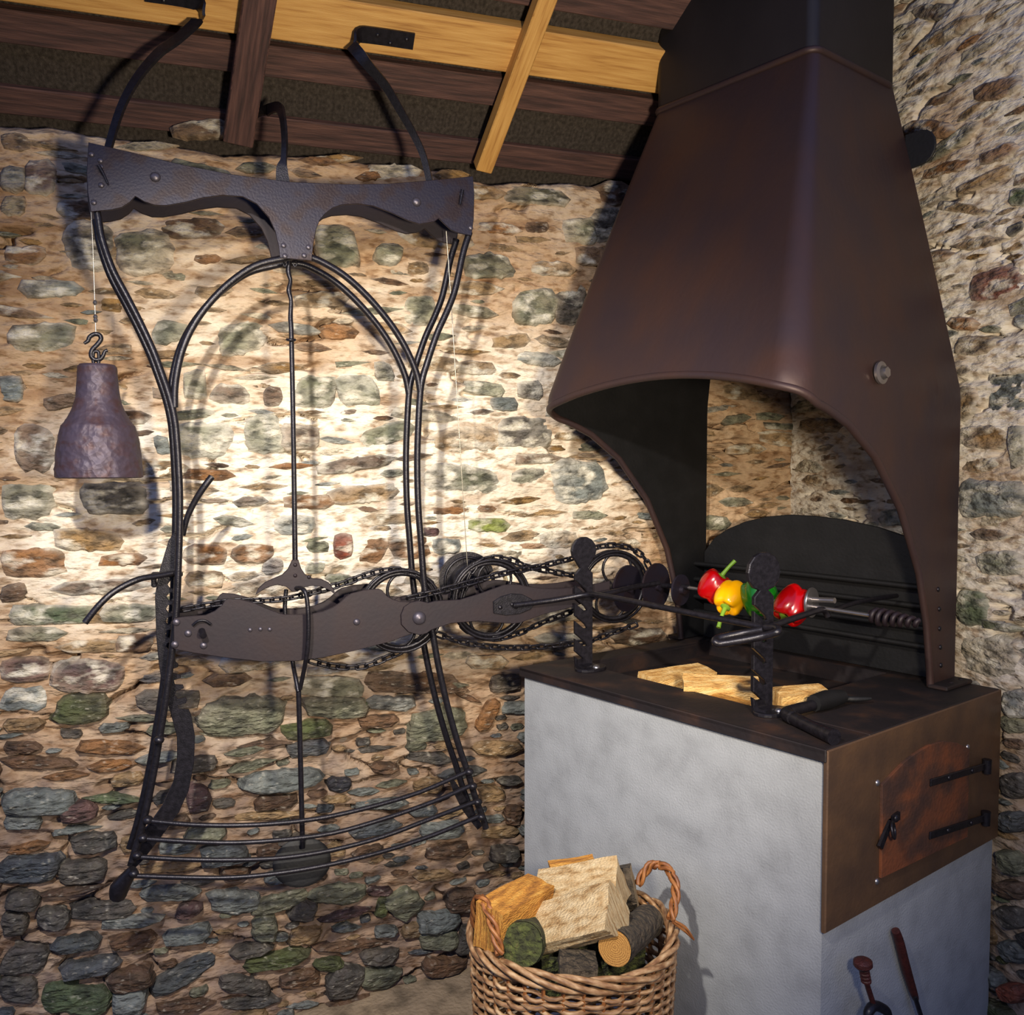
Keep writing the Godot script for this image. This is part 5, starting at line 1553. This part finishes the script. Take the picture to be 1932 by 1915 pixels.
func build_hangings() -> void:
	# pendulum in the middle of the frame
	var o := thing("pendulum", "long iron pendulum with anchor-shaped pallets and dark round bob hanging in the frame", "pendulum")
	var mb := MB.new()
	mb.tube([V(0.1771, 2.0701, 0.29), V(0.1742, 2.0407, 0.29), V(0.1792, 2.0171, 0.29), V(0.1748, 1.9925, 0.292), V(0.1798, 1.9661, 0.292), V(0.1778, 1.9229, 0.295), V(0.1794, 1.869, 0.3), V(0.1809, 1.5873, 0.31), V(0.1807, 1.2804, 0.32)], [0.006, 0.0065, 0.005, 0.0065, 0.005, 0.0062, 0.0062, 0.0062, 0.007], 8, 4)
	mb.tube([V(0.1696, 2.0564, 0.302), V(0.1656, 2.0496, 0.302), V(0.1618, 2.0546, 0.302), V(0.1645, 2.0627, 0.302)], 0.003, 6, 3)
	mb.tube([V(0.1852, 2.0575, 0.302), V(0.1891, 2.0511, 0.302), V(0.1944, 2.0568, 0.302), V(0.1918, 2.0646, 0.302)], 0.003, 6, 3)
	part("rod", mb, M.iron, o)
	mb = MB.new()
	mb.tube(ring_path(V(0.1781, 1.8676, 0.3), 0.0095, V(0, 1, 0.2)), 0.004, 6, 2, true)
	part("collar", mb, M.iron, o)
	mb = MB.new()
	mb.plate(PackedVector2Array([Vector2(0.1728, 1.3109), Vector2(0.1885, 1.3104), Vector2(0.1949, 1.2886), Vector2(0.2053, 1.272), Vector2(0.2237, 1.2618), Vector2(0.245, 1.2596), Vector2(0.2636, 1.2493), Vector2(0.2756, 1.2337), Vector2(0.2808, 1.2171), Vector2(0.2661, 1.2287), Vector2(0.2448, 1.2391), Vector2(0.2235, 1.2427), Vector2(0.2023, 1.2395), Vector2(0.1851, 1.2294), Vector2(0.1719, 1.23), Vector2(0.1577, 1.2427), Vector2(0.1369, 1.249), Vector2(0.1188, 1.2457), Vector2(0.1007, 1.2371), Vector2(0.0826, 1.2258), Vector2(0.0892, 1.2416), Vector2(0.106, 1.2569), Vector2(0.1294, 1.2667), Vector2(0.1476, 1.2741), Vector2(0.1621, 1.2884)]), at(V(0, 0, 0.325)), 0.007, 0.0015)
	for q in [V(0.1802, 1.2976, 0.329), V(0.1799, 1.2707, 0.329), V(0.2141, 1.2653, 0.329)]:
		mb.dome(along(q, V(0, 0, 1)), 0.005)
	part("anchor", mb, M.arm, o, "anchor-shaped pallet plate with two curved horns")
	mb = MB.new()
	mb.tube([V(0.183, 1.2389, 0.335), V(0.1919, 1.2431, 0.37), V(0.2008, 1.2314, 0.385), V(0.2051, 1.1922, 0.39), V(0.2059, 1.1458, 0.39), V(0.2032, 1.0919, 0.385), V(0.1963, 1.0398, 0.37), V(0.1874, 0.9836, 0.345)], 0.0056, 8, 4)
	mb.tube([V(0.1607, 1.23, 0.28), V(0.1569, 1.1649, 0.285), V(0.1731, 1.0456, 0.3), V(0.1775, 1.0137, 0.325), V(0.1834, 0.9771, 0.345)], 0.0056, 8, 4)
	part("crutch", mb, M.iron, o, "forked crutch passing either side of the arm")
	mb = MB.new()
	mb.tube([V(0.1839, 0.9881, 0.34), V(0.1864, 0.8462, 0.34), V(0.1886, 0.6813, 0.34), V(0.1901, 0.5708, 0.34)], 0.0066, 8, 4)
	part("lower_rod", mb, M.iron, o)
	mb = MB.new()
	var prof := []
	for i in 13:
		var an := -PI / 2 + PI * i / 12.0
		prof.append(Vector2(maxf(0.0001, cos(an)) * 0.0736, 0.008 * sin(an)))
	mb.lathe(prof, Transform3D(Basis(V(1, 0, 0), V(0, 0.25, 0.97), V(0, -0.80, 0.2)), V(0.1888, 0.5315, 0.335)), 28)
	part("bob", mb, M.soot, o, "dark flat lens-shaped bob")

	# the driving weight on its hook and wire
	var sc := 0.0013
	var w := thing("bell_weight", "heavy hammered bell-shaped iron driving weight hanging left of the frame", "weight", at(V(-0.274, 1.5215, 0.285)))
	mb = MB.new()
	var pts := [[72, -2], [76, 0], [75, 20], [72, 50], [68, 75], [63, 94], [58, 100], [52, 110], [46, 122], [41, 135], [38, 148], [36, 165], [34.5, 190], [33.5, 203], [30, 207], [0.1, 208]]
	var pf := [Vector2(0.0001, 40 * sc), Vector2(50 * sc, 20 * sc), Vector2(71 * sc, 3 * sc)]
	for i in pts.size():
		pf.append(Vector2(pts[i][0] * sc, pts[i][1] * sc))
	var fine := [pf[0], pf[1], pf[2]]
	for i in range(3, pf.size() - 1):
		for s in 4:
			fine.append((pf[i] as Vector2).lerp(pf[i + 1], s / 4.0))
	fine.append(pf[pf.size() - 1])
	mb.lathe(fine, Transform3D.IDENTITY, 40, func(an, y): return 1.0 + 0.022 * nz.get_noise_3d(cos(an) * 260.0, y * 3600.0, sin(an) * 260.0) + 0.012 * nz.get_noise_3d(cos(an) * 700.0, y * 9000.0, sin(an) * 700.0))
	part("body", mb, M.bell, w, "dented purple-brown iron bell body")
	mb = MB.new()
	mb.tube([V(-0.008, 205 * sc, 0), V(-0.009, 222 * sc, 0), V(-0.007, 230 * sc, 0), V(0.002, 231 * sc, 0), V(0.004, 222 * sc, 0), V(0.002, 205 * sc, 0)], 0.0042, 8, 3)
	part("eye", mb, M.iron, w)
	var hk := thing("pot_hook", "black iron S-hook carrying the bell-shaped weight", "hook")
	mb = MB.new()
	mb.tube([V(-0.3019, 1.8401, 0.285), V(-0.2933, 1.8467, 0.285), V(-0.2896, 1.8557, 0.285), V(-0.2791, 1.8631, 0.285), V(-0.2681, 1.8617, 0.285), V(-0.2648, 1.8517, 0.285), V(-0.2737, 1.8381, 0.285), V(-0.2844, 1.8257, 0.285), V(-0.287, 1.8118, 0.285), V(-0.2796, 1.8026, 0.285), V(-0.2674, 1.8043, 0.285), V(-0.2602, 1.814, 0.285), V(-0.2566, 1.823, 0.285), V(-0.2507, 1.8258, 0.285)], [0.0035, 0.0048, 0.0052, 0.0055, 0.0055, 0.0055, 0.0055, 0.0055, 0.0055, 0.0055, 0.0052, 0.0048, 0.004, 0.0045], 8, 4)
	part("hook", mb, M.iron, hk)
	var c := thing("weight_cable", "thin twisted steel cable with crimped beads above the bell-shaped weight", "cable")
	mb = MB.new()
	mb.tube([V(-0.2804, 2.1513, 0.285), V(-0.2781, 2.0643, 0.285), V(-0.2768, 1.9518, 0.285), V(-0.276, 1.9016, 0.285), V(-0.2756, 1.8613, 0.285)], 0.0012, 6, 2)
	part("strand", mb, M.wire, c)
	for q in [V(-0.2759, 1.938, 0.285), V(-0.2759, 1.9041, 0.285), V(-0.2755, 1.8966, 0.285)]:
		mb = MB.new()
		mb.lathe([Vector2(0.0001, -0.007), Vector2(0.0035, -0.005), Vector2(0.0055, 0.0), Vector2(0.0035, 0.005), Vector2(0.0001, 0.007)], at(q), 10)
		part("bead", mb, M.steel, c)
	c = thing("drum_cable", "thin steel cable falling from the beam's right end to the rope drum", "cable")
	mb = MB.new()
	mb.tube([V(0.5894, 2.1782, 0.275), V(0.6061, 1.9484, 0.27), V(0.6285, 1.6196, 0.26), V(0.657, 1.2657, 0.235)], 0.0011, 6, 2)
	part("strand", mb, M.wire, c)

# ---------------------------------------------------------------- spit, peppers
func pepper(called: String, label: String, m: Material, c: Vector3, ax: Vector3, r: float, h: float, seed_: float, bend: Vector3) -> void:
	var xf := along(Vector3.ZERO, ax)
	var o := thing(called, label, "pepper", Transform3D(xf.basis, c))
	var rows := []
	var mr := 26
	for i in mr + 1:
		var f := float(i) / mr
		var an := PI * f
		var y := -h * 0.5 * cos(an)
		var rr := pow(sin(an), 0.62) * lerpf(0.86, 1.0, f)
		# sunken crown and blossom end
		y -= h * 0.15 * exp(-pow((1.0 - f) / 0.14, 2.0))
		y += h * 0.12 * exp(-pow(f / 0.14, 2.0))
		var row := []
		for j in 40:
			var th := TAU * j / 40.0
			var lobe := 1.0 + (0.085 + 0.07 * absf(cos(an))) * (absf(cos(th * 2.0 + seed_)) - 0.62) + 0.05 * nz.get_noise_3d(cos(th) * 90.0, f * 150.0, sin(th) * 90.0 + seed_ * 100.0)
			var dip := 0.10 * h * (absf(cos(th * 2.0 + seed_)) - 0.6) * absf(cos(an)) * (1.0 if f > 0.5 else -1.0)
			row.append(V(cos(th) * r * rr * lobe, y + dip * rr, sin(th) * r * rr * lobe))
		rows.append(row)
	var mb := MB.new()
	mb.sheet(rows, true, false)
	part("flesh", mb, m, o)
	mb = MB.new()
	mb.lathe([Vector2(0.0001, h * 0.34), Vector2(r * 0.34, h * 0.37), Vector2(r * 0.2, h * 0.41), Vector2(0.0001, h * 0.43)], Transform3D.IDENTITY, 10, func(an, y): return 1.0 + 0.25 * sin(an * 5.0))
	var b2 := xf.basis.inverse() * bend
	mb.tube([V(0, h * 0.36, 0), V(0, h * 0.52, 0) + b2 * 0.1, V(0, h * 0.70, 0) + b2 * 0.4, V(0, h * 0.84, 0) + b2], [0.0075, 0.0055, 0.005, 0.006], 8, 4)
	part("stalk", mb, M.stalk, o, "green stalk")

func build_spit() -> void:
	var bb := base_at.basis
	var cr := thing("spit_cradle", "bent black iron rod cradle held in the notches of the two spit stands", "spit cradle", base_at)
	var mb := MB.new()
	mb.tube([base_at.affine_inverse() * V(0.7454, 1.1747, 0.375), base_at.affine_inverse() * V(0.8535, 1.183, 0.378), V(0.1, 1.1989, -0.7846), V(0.09, 1.2042, -0.7193), V(0.085, 1.2029, -0.5903), V(0.085, 1.1967, -0.3858), V(0.085, 1.1925, -0.2079)], 0.0075, 10, 4)
	part("front_rod", mb, M.iron, cr)
	mb = MB.new()
	mb.tube([V(0.09, 1.2019, -0.7394), V(0.16, 1.2097, -0.7293), V(0.25, 1.2145, -0.7356), V(0.33, 1.2171, -0.7331)], 0.007, 10, 3)
	part("side_rod", mb, M.iron, cr)
	mb = MB.new()
	mb.tube([V(0.1, 1.1897, -0.2074), V(0.2, 1.2009, -0.2041), V(0.3, 1.2088, -0.2063), V(0.33, 1.2028, -0.2097), V(0.34, 1.1894, -0.2072)], 0.0075, 10, 3)
	part("side_rod", mb, M.iron, cr)
	mb = MB.new()
	mb.tube([V(0.34, 1.2044, -0.1991), V(0.45, 1.2111, -0.2034), V(0.55, 1.2119, -0.2066), V(0.66, 1.2101, -0.2064)], 0.006, 8, 3)
	part("side_rod", mb, M.iron, cr)
	mb = MB.new()
	mb.tube([V(0.09, 1.1874, -0.2324), V(0.085, 1.1956, -0.1778), V(0.07, 1.1905, -0.1606), V(0.06, 1.1781, -0.1898), V(0.03, 1.1652, -0.2301), V(0.01, 1.157, -0.2617), V(0, 1.1601, -0.2728), V(0.02, 1.1651, -0.2784), V(0.06, 1.1758, -0.2456), V(0.08, 1.1877, -0.2042)], 0.0085, 10, 4)
	part("loop_handle", mb, M.iron, cr, "flattened loop handle reaching out over the hearth front")
	var sp := thing("spit_skewer", "long steel spit skewering four bell peppers with coiled spring handle", "skewer", base_at)
	var s0 := V(0.33, 1.2156, -0.6328)
	var s1 := V(0.33, 1.2074, -0.0862)
	mb = MB.new()
	mb.tube([s0, s0.lerp(s1, 0.5), s1], 0.005, 8, 2)
	part("rod", mb, M.steel, sp)
	mb = MB.new()
	mb.lathe([Vector2(0.0001, -0.003), Vector2(0.036, -0.003), Vector2(0.037, 0.0), Vector2(0.036, 0.003), Vector2(0.0001, 0.003)], along(V(0.33, 1.2189, -0.2455), V(0.15, 0, 1)), 24)
	mb.tube([V(0.33, 1.2266, -0.2456), V(0.33, 1.2312, -0.1837)], 0.007, 8, 1)
	part("holding_disc", mb, M.steel, sp, "round steel disc clamping the last red pepper")
	mb = MB.new()
	var h0 := V(0.33, 1.2073, -0.0965)
	var h1 := V(0.33, 1.206, 0.0197)
	var hx := along(h0, h1 - h0)
	var coil := []
	var turns := 7.0
	var HL := h0.distance_to(h1)
	for i in int(turns * 10) + 1:
		var f := i / (turns * 10.0)
		var an := TAU * turns * f
		var r := 0.019 * minf(1.0, 0.35 + f * 3.6) * pow(1.0 - f * 0.9, 0.55)
		coil.append(hx * V(r * cos(an), HL * f, r * sin(an)))
	mb.tube(coil, 0.0062, 8, 1)
	part("coil_handle", mb, M.arm, sp, "egg-shaped coiled spring handle")
	pepper("bell_pepper", "red bell pepper farthest left on the spit, stalk pointing up", M.red, base_at * V(0.335, 1.226, -0.5426), bb * V(0.35, 0.85, 0.45), 0.045, 0.094, 0.4, V(0.012, 0.004, 0.0))
	pepper("bell_pepper", "yellow bell pepper on the spit between the red and green ones", M.yellow, base_at * V(0.32, 1.2066, -0.4755), bb * V(-0.75, -0.62, 0.12), 0.042, 0.098, 1.1, V(-0.002, -0.018, 0.004))
	pepper("bell_pepper", "green bell pepper on the spit, half hidden behind a stand's round head", M.green, base_at * V(0.335, 1.2155, -0.3963), bb * V(-0.1, -0.85, 0.5), 0.049, 0.108, 2.0, V(0.0, -0.006, 0.0))
	pepper("bell_pepper", "red bell pepper nearest the spit handle, stalk pointing down", M.red, base_at * V(0.33, 1.2076, -0.2967), bb * V(-0.6, -0.72, -0.15), 0.0475, 0.104, 0.0, V(-0.01, 0.008, 0.004))

# ---------------------------------------------------------------- firewood
# a split log: wedge of a round trunk along p-q; a0..a1 is the bark arc, r the radius
func split_log(label: String, group: String, p: Vector3, q: Vector3, up: Vector3, outline: Array, m: Material, bark: Material, bark_from: int, seed_: float, rough := 0.003, root := Transform3D.IDENTITY) -> void:
	var o := thing("firewood_log", label, "firewood", root, group)
	var x := (q - p).normalized()
	var z := x.cross(up).normalized()
	var y := z.cross(x)
	var steps := 7
	var dense := []
	var idx := []
	for i in outline.size():
		var a: Vector2 = outline[i]
		var b: Vector2 = outline[(i + 1) % outline.size()]
		for s in 4:
			dense.append(a.lerp(b, s / 4.0))
			idx.append(i)
	var rows := []
	for i in steps + 1:
		var f := float(i) / steps
		var row := []
		for j in dense.size():
			var d: Vector2 = dense[j]
			var e := rough * nz.get_noise_3d(f * 60.0 + seed_ * 300.0, j * 140.0, seed_ * 77.0) * 2.0
			var endw := 0.004 * nz.get_noise_2d(j * 200.0, seed_ * 91.0 + (0.0 if f < 0.5 else 400.0)) * (1.0 if f < 0.01 or f > 0.99 else 0.0)
			d = d * (1.0 + 0.0) + d.normalized() * e
			row.append(p + x * (p.distance_to(q) * f + endw) + y * d.y + z * d.x)
		rows.append(row)
	var wood := MB.new()
	var brk := MB.new()
	var m2 := dense.size()
	for i in steps:
		for j in m2:
			var jj := (j + 1) % m2
			var tgt: MB = brk if bark_from >= 0 and idx[j] >= bark_from else wood
			var a: Vector3 = rows[i][j]
			var b: Vector3 = rows[i][jj]
			var c: Vector3 = rows[i + 1][jj]
			var d: Vector3 = rows[i + 1][j]
			var axis := p + x * (a - p).dot(x)
			var nm := (b - a).cross(d - a).normalized()
			if nm.dot(a - axis) < 0.0:
				nm = -nm
			var u0 := float(i) / steps * p.distance_to(q)
			var u1 := float(i + 1) / steps * p.distance_to(q)
			tgt.face([a, b, c, d], nm, [Vector2(u0, j * 0.006), Vector2(u0, j * 0.006 + 0.006), Vector2(u1, j * 0.006 + 0.006), Vector2(u1, j * 0.006)])
	for e in [0, steps]:
		var cen := Vector3.ZERO
		for v in rows[e]:
			cen += v / m2
		var nm := -x if e == 0 else x
		for j in m2:
			var a: Vector3 = rows[e][j]
			var b: Vector3 = rows[e][(j + 1) % m2]
			wood.face([cen, a, b], nm, [Vector2(0.1 * seed_, 0.02), Vector2((a - cen).dot(y), (a - cen).dot(z)) + Vector2(0.1 * seed_, 0.02), Vector2((b - cen).dot(y), (b - cen).dot(z)) + Vector2(0.1 * seed_, 0.02)])
	part("split_wood", wood, m, o)
	if brk.v.size():
		part("bark", brk, bark, o)

func round_log(label: String, group: String, p: Vector3, q: Vector3, r: float, bark: Material, endm: Material) -> void:
	var o := thing("firewood_log", label, "firewood", Transform3D.IDENTITY, group)
	var L := p.distance_to(q)
	var mb := MB.new()
	var prof := []
	for i in 9:
		prof.append(Vector2(r * (1.0 + 0.03 * sin(i * 1.7)), L * i / 8.0))
	mb.lathe(prof, along(p, q - p), 28, func(an, y): return 1.0 + 0.05 * nz.get_noise_3d(cos(an) * 150.0, y * 900.0, sin(an) * 150.0 + r * 9000.0))
	part("bark", mb, bark, o)
	for e in 2:
		mb = MB.new()
		var xf := along(p if e == 0 else q, q - p)
		var nm := (p - q).normalized() * (1.0 if e == 0 else -1.0)
		var s := mb.vert(xf.origin + nm * 0.001, nm, Vector2(0.5, 0.5))
		for j in 29:
			var an := TAU * j / 28.0
			var rr := r * 0.98 * (1.0 + 0.05 * nz.get_noise_3d(cos(an) * 150.0, 0.0 if e == 0 else L * 900.0, sin(an) * 150.0 + r * 9000.0))
			mb.vert(xf * V(rr * cos(an), 0, rr * sin(an)) + nm * 0.001, nm, Vector2(0.5 + 0.5 * cos(an), 0.5 + 0.5 * sin(an)))
		for j in 28:
			mb.tri(s, s + 1 + j, s + 2 + j)
		part("cut_end", mb, endm, o)

func V2(x: float, y: float) -> Vector2:
	return Vector2(x, y)

func build_fire() -> void:
	var g := "split logs laid in the fire tray"
	split_log("broad pale split log lying farthest left in the fire tray", g, V(0.1661, 0.975, -0.6229), V(0.3759, 0.975, -0.5938), V(0, 1, 0), [V2(-0.045, -0.025), V2(0.042, -0.03), V2(0.036, 0.012), V2(-0.04, 0.026)], M.split, M.bark, -1, 1.0, 0.002, base_at)
	split_log("long pale split log in the middle of the fire tray, behind the front stand", g, V(0.1546, 0.992, -0.4927), V(0.2825, 0.99, -0.3583), V(0, 1, 0.1), [V2(-0.034, -0.03), V2(0.03, -0.036), V2(0.030, 0.012), V2(-0.028, 0.027)], M.split, M.bark, -1, 2.0, 0.002, base_at)
	split_log("thin pale split log lowest against the front rim of the fire tray", g, V(0.178, 0.962, -0.42), V(0.182, 0.962, -0.26), V(0, 1, 0), [V2(-0.02, -0.014), V2(0.015, -0.014), V2(0.012, 0.022), V2(-0.018, 0.024)], M.split_gold, M.bark, -1, 3.0, 0.002, base_at)
	split_log("short pale split log right of the front spit stand", g, V(0.1891, 1, -0.2486), V(0.3192, 1, -0.1994), V(0, 1, 0.0), [V2(-0.03, -0.036), V2(0.03, -0.038), V2(0.032, 0.018), V2(-0.026, 0.028)], M.split, M.bark, -1, 4.0, 0.002, base_at)

func build_basket() -> void:
	var c := V(0.6955, 0, 0.9319)
	var o := thing("log_basket", "round brown wicker log basket with braided rim in front of the base", "basket", at(c))
	var R := func(y: float) -> float: return 0.182 + 0.028 * y / 0.58
	var ns := 34
	for i in ns:
		var an := TAU * i / ns
		var mb := MB.new()
		var pts := []
		for y in [0.0, 0.2, 0.4, 0.57]:
			var r: float = R.call(y)
			pts.append(V(r * cos(an), y, r * sin(an)))
		mb.tube(pts, 0.0042, 6, 2)
		part("stake", mb, M.wicker_red, o)
	var y := 0.02
	var row := 0
	while y < 0.555:
		var mb := MB.new()
		var pts := []
		for i in ns * 3:
			var an := TAU * i / (ns * 3.0)
			var s := sin(an * ns * 0.5 + PI * row)
			var r: float = R.call(y) + 0.0068 * s
			pts.append(V(r * cos(an), y + 0.0022 * cos(an * 5.0 + row) + 0.0015 * sin(an * ns * 0.5 + row), r * sin(an)))
		mb.tube(pts, rng.randf_range(0.0042, 0.0056), 6, 1, true)
		part("weaver", mb, M.wicker, o)
		y += 0.0096
		row += 1
	for s in 4:
		var mb := MB.new()
		var pts := []
		for i in 90:
			var an := TAU * i / 90.0
			var tw := an * 5.0 + TAU * s / 4.0
			var r: float = R.call(0.58) + 0.009 * cos(tw)
			pts.append(V(r * cos(an), 0.572 + 0.012 * sin(tw) + 0.006 * sin(an * 3.0 + 1.0), r * sin(an)))
		mb.tube(pts, 0.0062, 6, 1, true)
		part("rim_strand", mb, M.wicker, o)
	var hands := [[V(0.8643, 0.6278, 0.8956), V(0.8949, 0.6665, 0.8984), V(0.9162, 0.6716, 0.9419), V(0.9107, 0.6468, 0.9834), V(0.8838, 0.6025, 1.0136)], [V(0.4932, 0.5939, 0.8924), V(0.489, 0.658, 0.9196), V(0.4949, 0.6727, 0.9576), V(0.5006, 0.6448, 0.9976), V(0.5079, 0.5982, 1.0233)]]
	for hnd in hands:
		var mb := MB.new()
		var cur := Curve3D.new()
		for i in 5:
			var tg: Vector3 = ((hnd[mini(i + 1, 4)] as Vector3) - (hnd[maxi(i - 1, 0)] as Vector3)) / 5.0
			cur.add_point((hnd[i] as Vector3) - c, -tg, tg)
		var L := cur.get_baked_length()
		for s in 3:
			var pts := []
			for i in 31:
				var p := cur.sample_baked(L * i / 30.0, true)
				var tg := (cur.sample_baked(minf(L, L * i / 30.0 + 0.01), true) - cur.sample_baked(maxf(0.0, L * i / 30.0 - 0.01), true)).normalized()
				var xf := along(p, tg)
				var an := i * 0.55 + TAU * s / 3.0
				pts.append(xf * V(0.0065 * cos(an), 0, 0.0065 * sin(an)))
			mb.tube(pts, 0.0048, 6, 1)
		part("handle", mb, M.wicker_red, o, "twisted willow loop handle")
	var mb := MB.new()
	mb.tube([V(0.8758, 0.6143, 1.0421) - c, V(0.9022, 0.5961, 1.041) - c, V(0.9235, 0.5657, 1.0388) - c], [0.0035, 0.0035, 0.002], 6, 4)
	mb.tube([V(0.8737, 0.6121, 1.0415) - c, V(0.899, 0.5906, 1.0402) - c, V(0.9204, 0.569, 1.0377) - c], [0.0035, 0.003, 0.002], 6, 4)
	part("loose_end", mb, M.wicker_red, o, "loose willow end sticking out")
	# the logs in it
	var g := "logs heaped in the wicker basket"
	split_log("big pale weathered split log lying uppermost in the basket", g, V(0.6111, 0.5932, 0.936), V(0.7316, 0.6809, 1.0657), V(0.0, 1, -0.1), [V2(-0.05, -0.02), V2(-0.02, -0.05), V2(0.012, -0.056), V2(0.045, -0.045), V2(0.062, -0.022), V2(-0.016, 0.046)], M.split_pale, M.bark, 0 + 99, 5.0, 0.005)
	split_log("pale split log with a wedge-shaped end behind the big one in the basket", g, V(0.6547, 0.6256, 0.8539), V(0.7903, 0.6807, 0.969), V(0, 1, -0.1), [V2(-0.035, -0.04), V2(0.03, -0.05), V2(0.045, -0.01), V2(-0.008, 0.045)], M.split_pale, M.bark, -1, 6.0, 0.004)
	split_log("golden split log at the left side of the basket", g, V(0.497, 0.6456, 0.9806), V(0.6404, 0.6374, 0.8802), V(0, 1, 0), [V2(-0.035, -0.06), V2(0.032, -0.06), V2(0.036, 0.022), V2(-0.032, 0.03)], M.split_gold, M.bark, -1, 7.0, 0.003)
	split_log("golden sliver of split log at the back of the basket", g, V(0.6955, 0.6271, 0.8039), V(0.7958, 0.6404, 0.8253), V(0, 1, 0), [V2(-0.03, -0.03), V2(0.03, -0.03), V2(0.028, 0.02), V2(-0.028, 0.024)], M.split_gold, M.bark, -1, 8.0, 0.002)
	split_log("split log with reddish bark edge at the back right of the basket", g, V(0.7661, 0.6209, 0.8798), V(0.8457, 0.6394, 0.9153), V(0, 1, 0), [V2(-0.04, -0.04), V2(0.02, -0.045), V2(0.045, -0.01), V2(0.02, 0.042), V2(-0.03, 0.036)], M.split_pale, M.bark, 1, 9.0, 0.003)
	round_log("round log with sawn ringed end at the front right of the basket", g, V(0.7161, 0.6149, 1.1006), V(0.8597, 0.5739, 0.9546), 0.034, M.bark, M.rings)
	round_log("round mossy log with a dull green end at the front left of the basket", g, V(0.5531, 0.6088, 1.0217), V(0.6305, 0.549, 0.8813), 0.042, M.moss, M.moss)
	split_log("brown-barked log low down at the front of the basket", g, V(0.6183, 0.5728, 1.0551), V(0.6872, 0.5686, 1.0777), V(0, 1, 0), [V2(-0.04, -0.02), V2(0.04, -0.02), V2(0.03, 0.012), V2(-0.03, 0.02)], M.bark, M.bark, -1, 11.0, 0.003)
	split_log("dark mossy log beneath the big split log in the basket", g, V(0.6068, 0.5305, 0.9481), V(0.8222, 0.531, 0.976), V(0, 1, 0), [V2(-0.06, -0.05), V2(0.06, -0.05), V2(0.06, 0.03), V2(-0.05, 0.035)], M.moss, M.bark, -1, 12.0, 0.003)

func build_tools() -> void:
	# a scraper left on the corner of the hearth
	var o := thing("ash_scraper", "black iron ash scraper lying on the near corner of the hearth", "scraper", base_at)
	var mb := MB.new()
	mb.tube([V(0.0302, 1.006, 0.0021), V(0.0379, 1.006, -0.0192), V(0.0615, 1.006, -0.0769), V(0.0876, 1.006, -0.1325)], [0.017, 0.0155, 0.0135, 0.0145], 12, 4)
	mb.tube([V(0.0814, 1.008, -0.1284), V(0.0967, 1.008, -0.1533), V(0.1336, 1.008, -0.162), V(0.2086, 1.008, -0.1585)], [0.0145, 0.015, 0.013, 0.012], 12, 4)
	part("handle", mb, M.iron, o, "thick smooth handle with a ball end")
	mb = MB.new()
	mb.tube([V(0.2073, 1.012, -0.1578), V(0.2598, 1.012, -0.1571), V(0.3144, 1.012, -0.1498)], [0.019, 0.022, 0.016], 10, 3)
	mb.tube([V(0.3266, 1.003, -0.1597), V(0.3483, 1.003, -0.136), V(0.3798, 1.003, -0.1168)], [0.008, 0.007, 0.004], 8, 3)
	part("head", mb, M.soot, o)
	# two fire irons hung on the plastered end
	o = thing("fire_tongs", "rusty fire tongs with button knob and twisted neck against the plaster", "tongs", base_at)
	mb = MB.new()
	var p := [V(0.0691, 0.5506, 0.05), V(0.0824, 0.5097, 0.05), V(0.1021, 0.4693, 0.05), V(0.1174, 0.4412, 0.05)]
	mb.lathe([Vector2(0.0001, -0.014), Vector2(0.012, -0.012), Vector2(0.019, -0.004), Vector2(0.0185, 0.004), Vector2(0.011, 0.009), Vector2(0.0001, 0.01)], along(p[0], V(-0.1, 1, 0)), 16)
	part("knob", mb, M.handle_wood, o)
	mb = MB.new()
	for i in 4:
		var q: Vector3 = (p[0] as Vector3).lerp(p[1], 0.4 + i * 0.2)
		mb.lathe([Vector2(0.005, -0.006), Vector2(0.0105, -0.002), Vector2(0.0105, 0.002), Vector2(0.005, 0.006)], along(q, V(-0.15, 1, 0.1)), 12)
	mb.tube([p[0], p[1], p[2], p[3]], 0.0055, 8, 3)
	part("shank", mb, M.handle_wood, o)
	mb = MB.new()
	mb.tube([V(0.0978, 0.4156, 0.05), V(0.093, 0.4374, 0.05), V(0.1132, 0.4451, 0.05), V(0.1471, 0.4275, 0.05), V(0.1737, 0.399, 0.05), V(0.1855, 0.3119, 0.05)], [0.009, 0.01, 0.0105, 0.0105, 0.009, 0.008], 10, 3)
	mb.tube([V(0.0978, 0.4156, 0.05), V(0.113, 0.3313, 0.05), V(0.1364, 0.1969, 0.05)], 0.007, 8, 3)
	mb.tube([V(0.1855, 0.3119, 0.05), V(0.1797, 0.2341, 0.05), V(0.1644, 0.1838, 0.05)], 0.007, 8, 3)
	part("jaw", mb, M.iron, o)
	o = thing("fire_poker", "fire poker with a slim dark red handle leaning against the plaster", "poker", base_at)
	mb = MB.new()
	mb.tube([V(0.2644, 0.5381, 0.015), V(0.2816, 0.5063, 0.015), V(0.3118, 0.4396, 0.015), V(0.345, 0.3755, 0.015), V(0.3604, 0.3489, 0.015)], [0.009, 0.0105, 0.0105, 0.009, 0.0065], 12, 4)
	part("handle", mb, M.handle_wood, o)
	mb = MB.new()
	mb.tube([V(0.3452, 0.3631, 0.02), V(0.3739, 0.3092, 0.02), V(0.4356, 0.197, 0.02), V(0.5057, 0.0709, 0.02)], 0.0052, 8, 2)
	part("shaft", mb, M.iron, o)
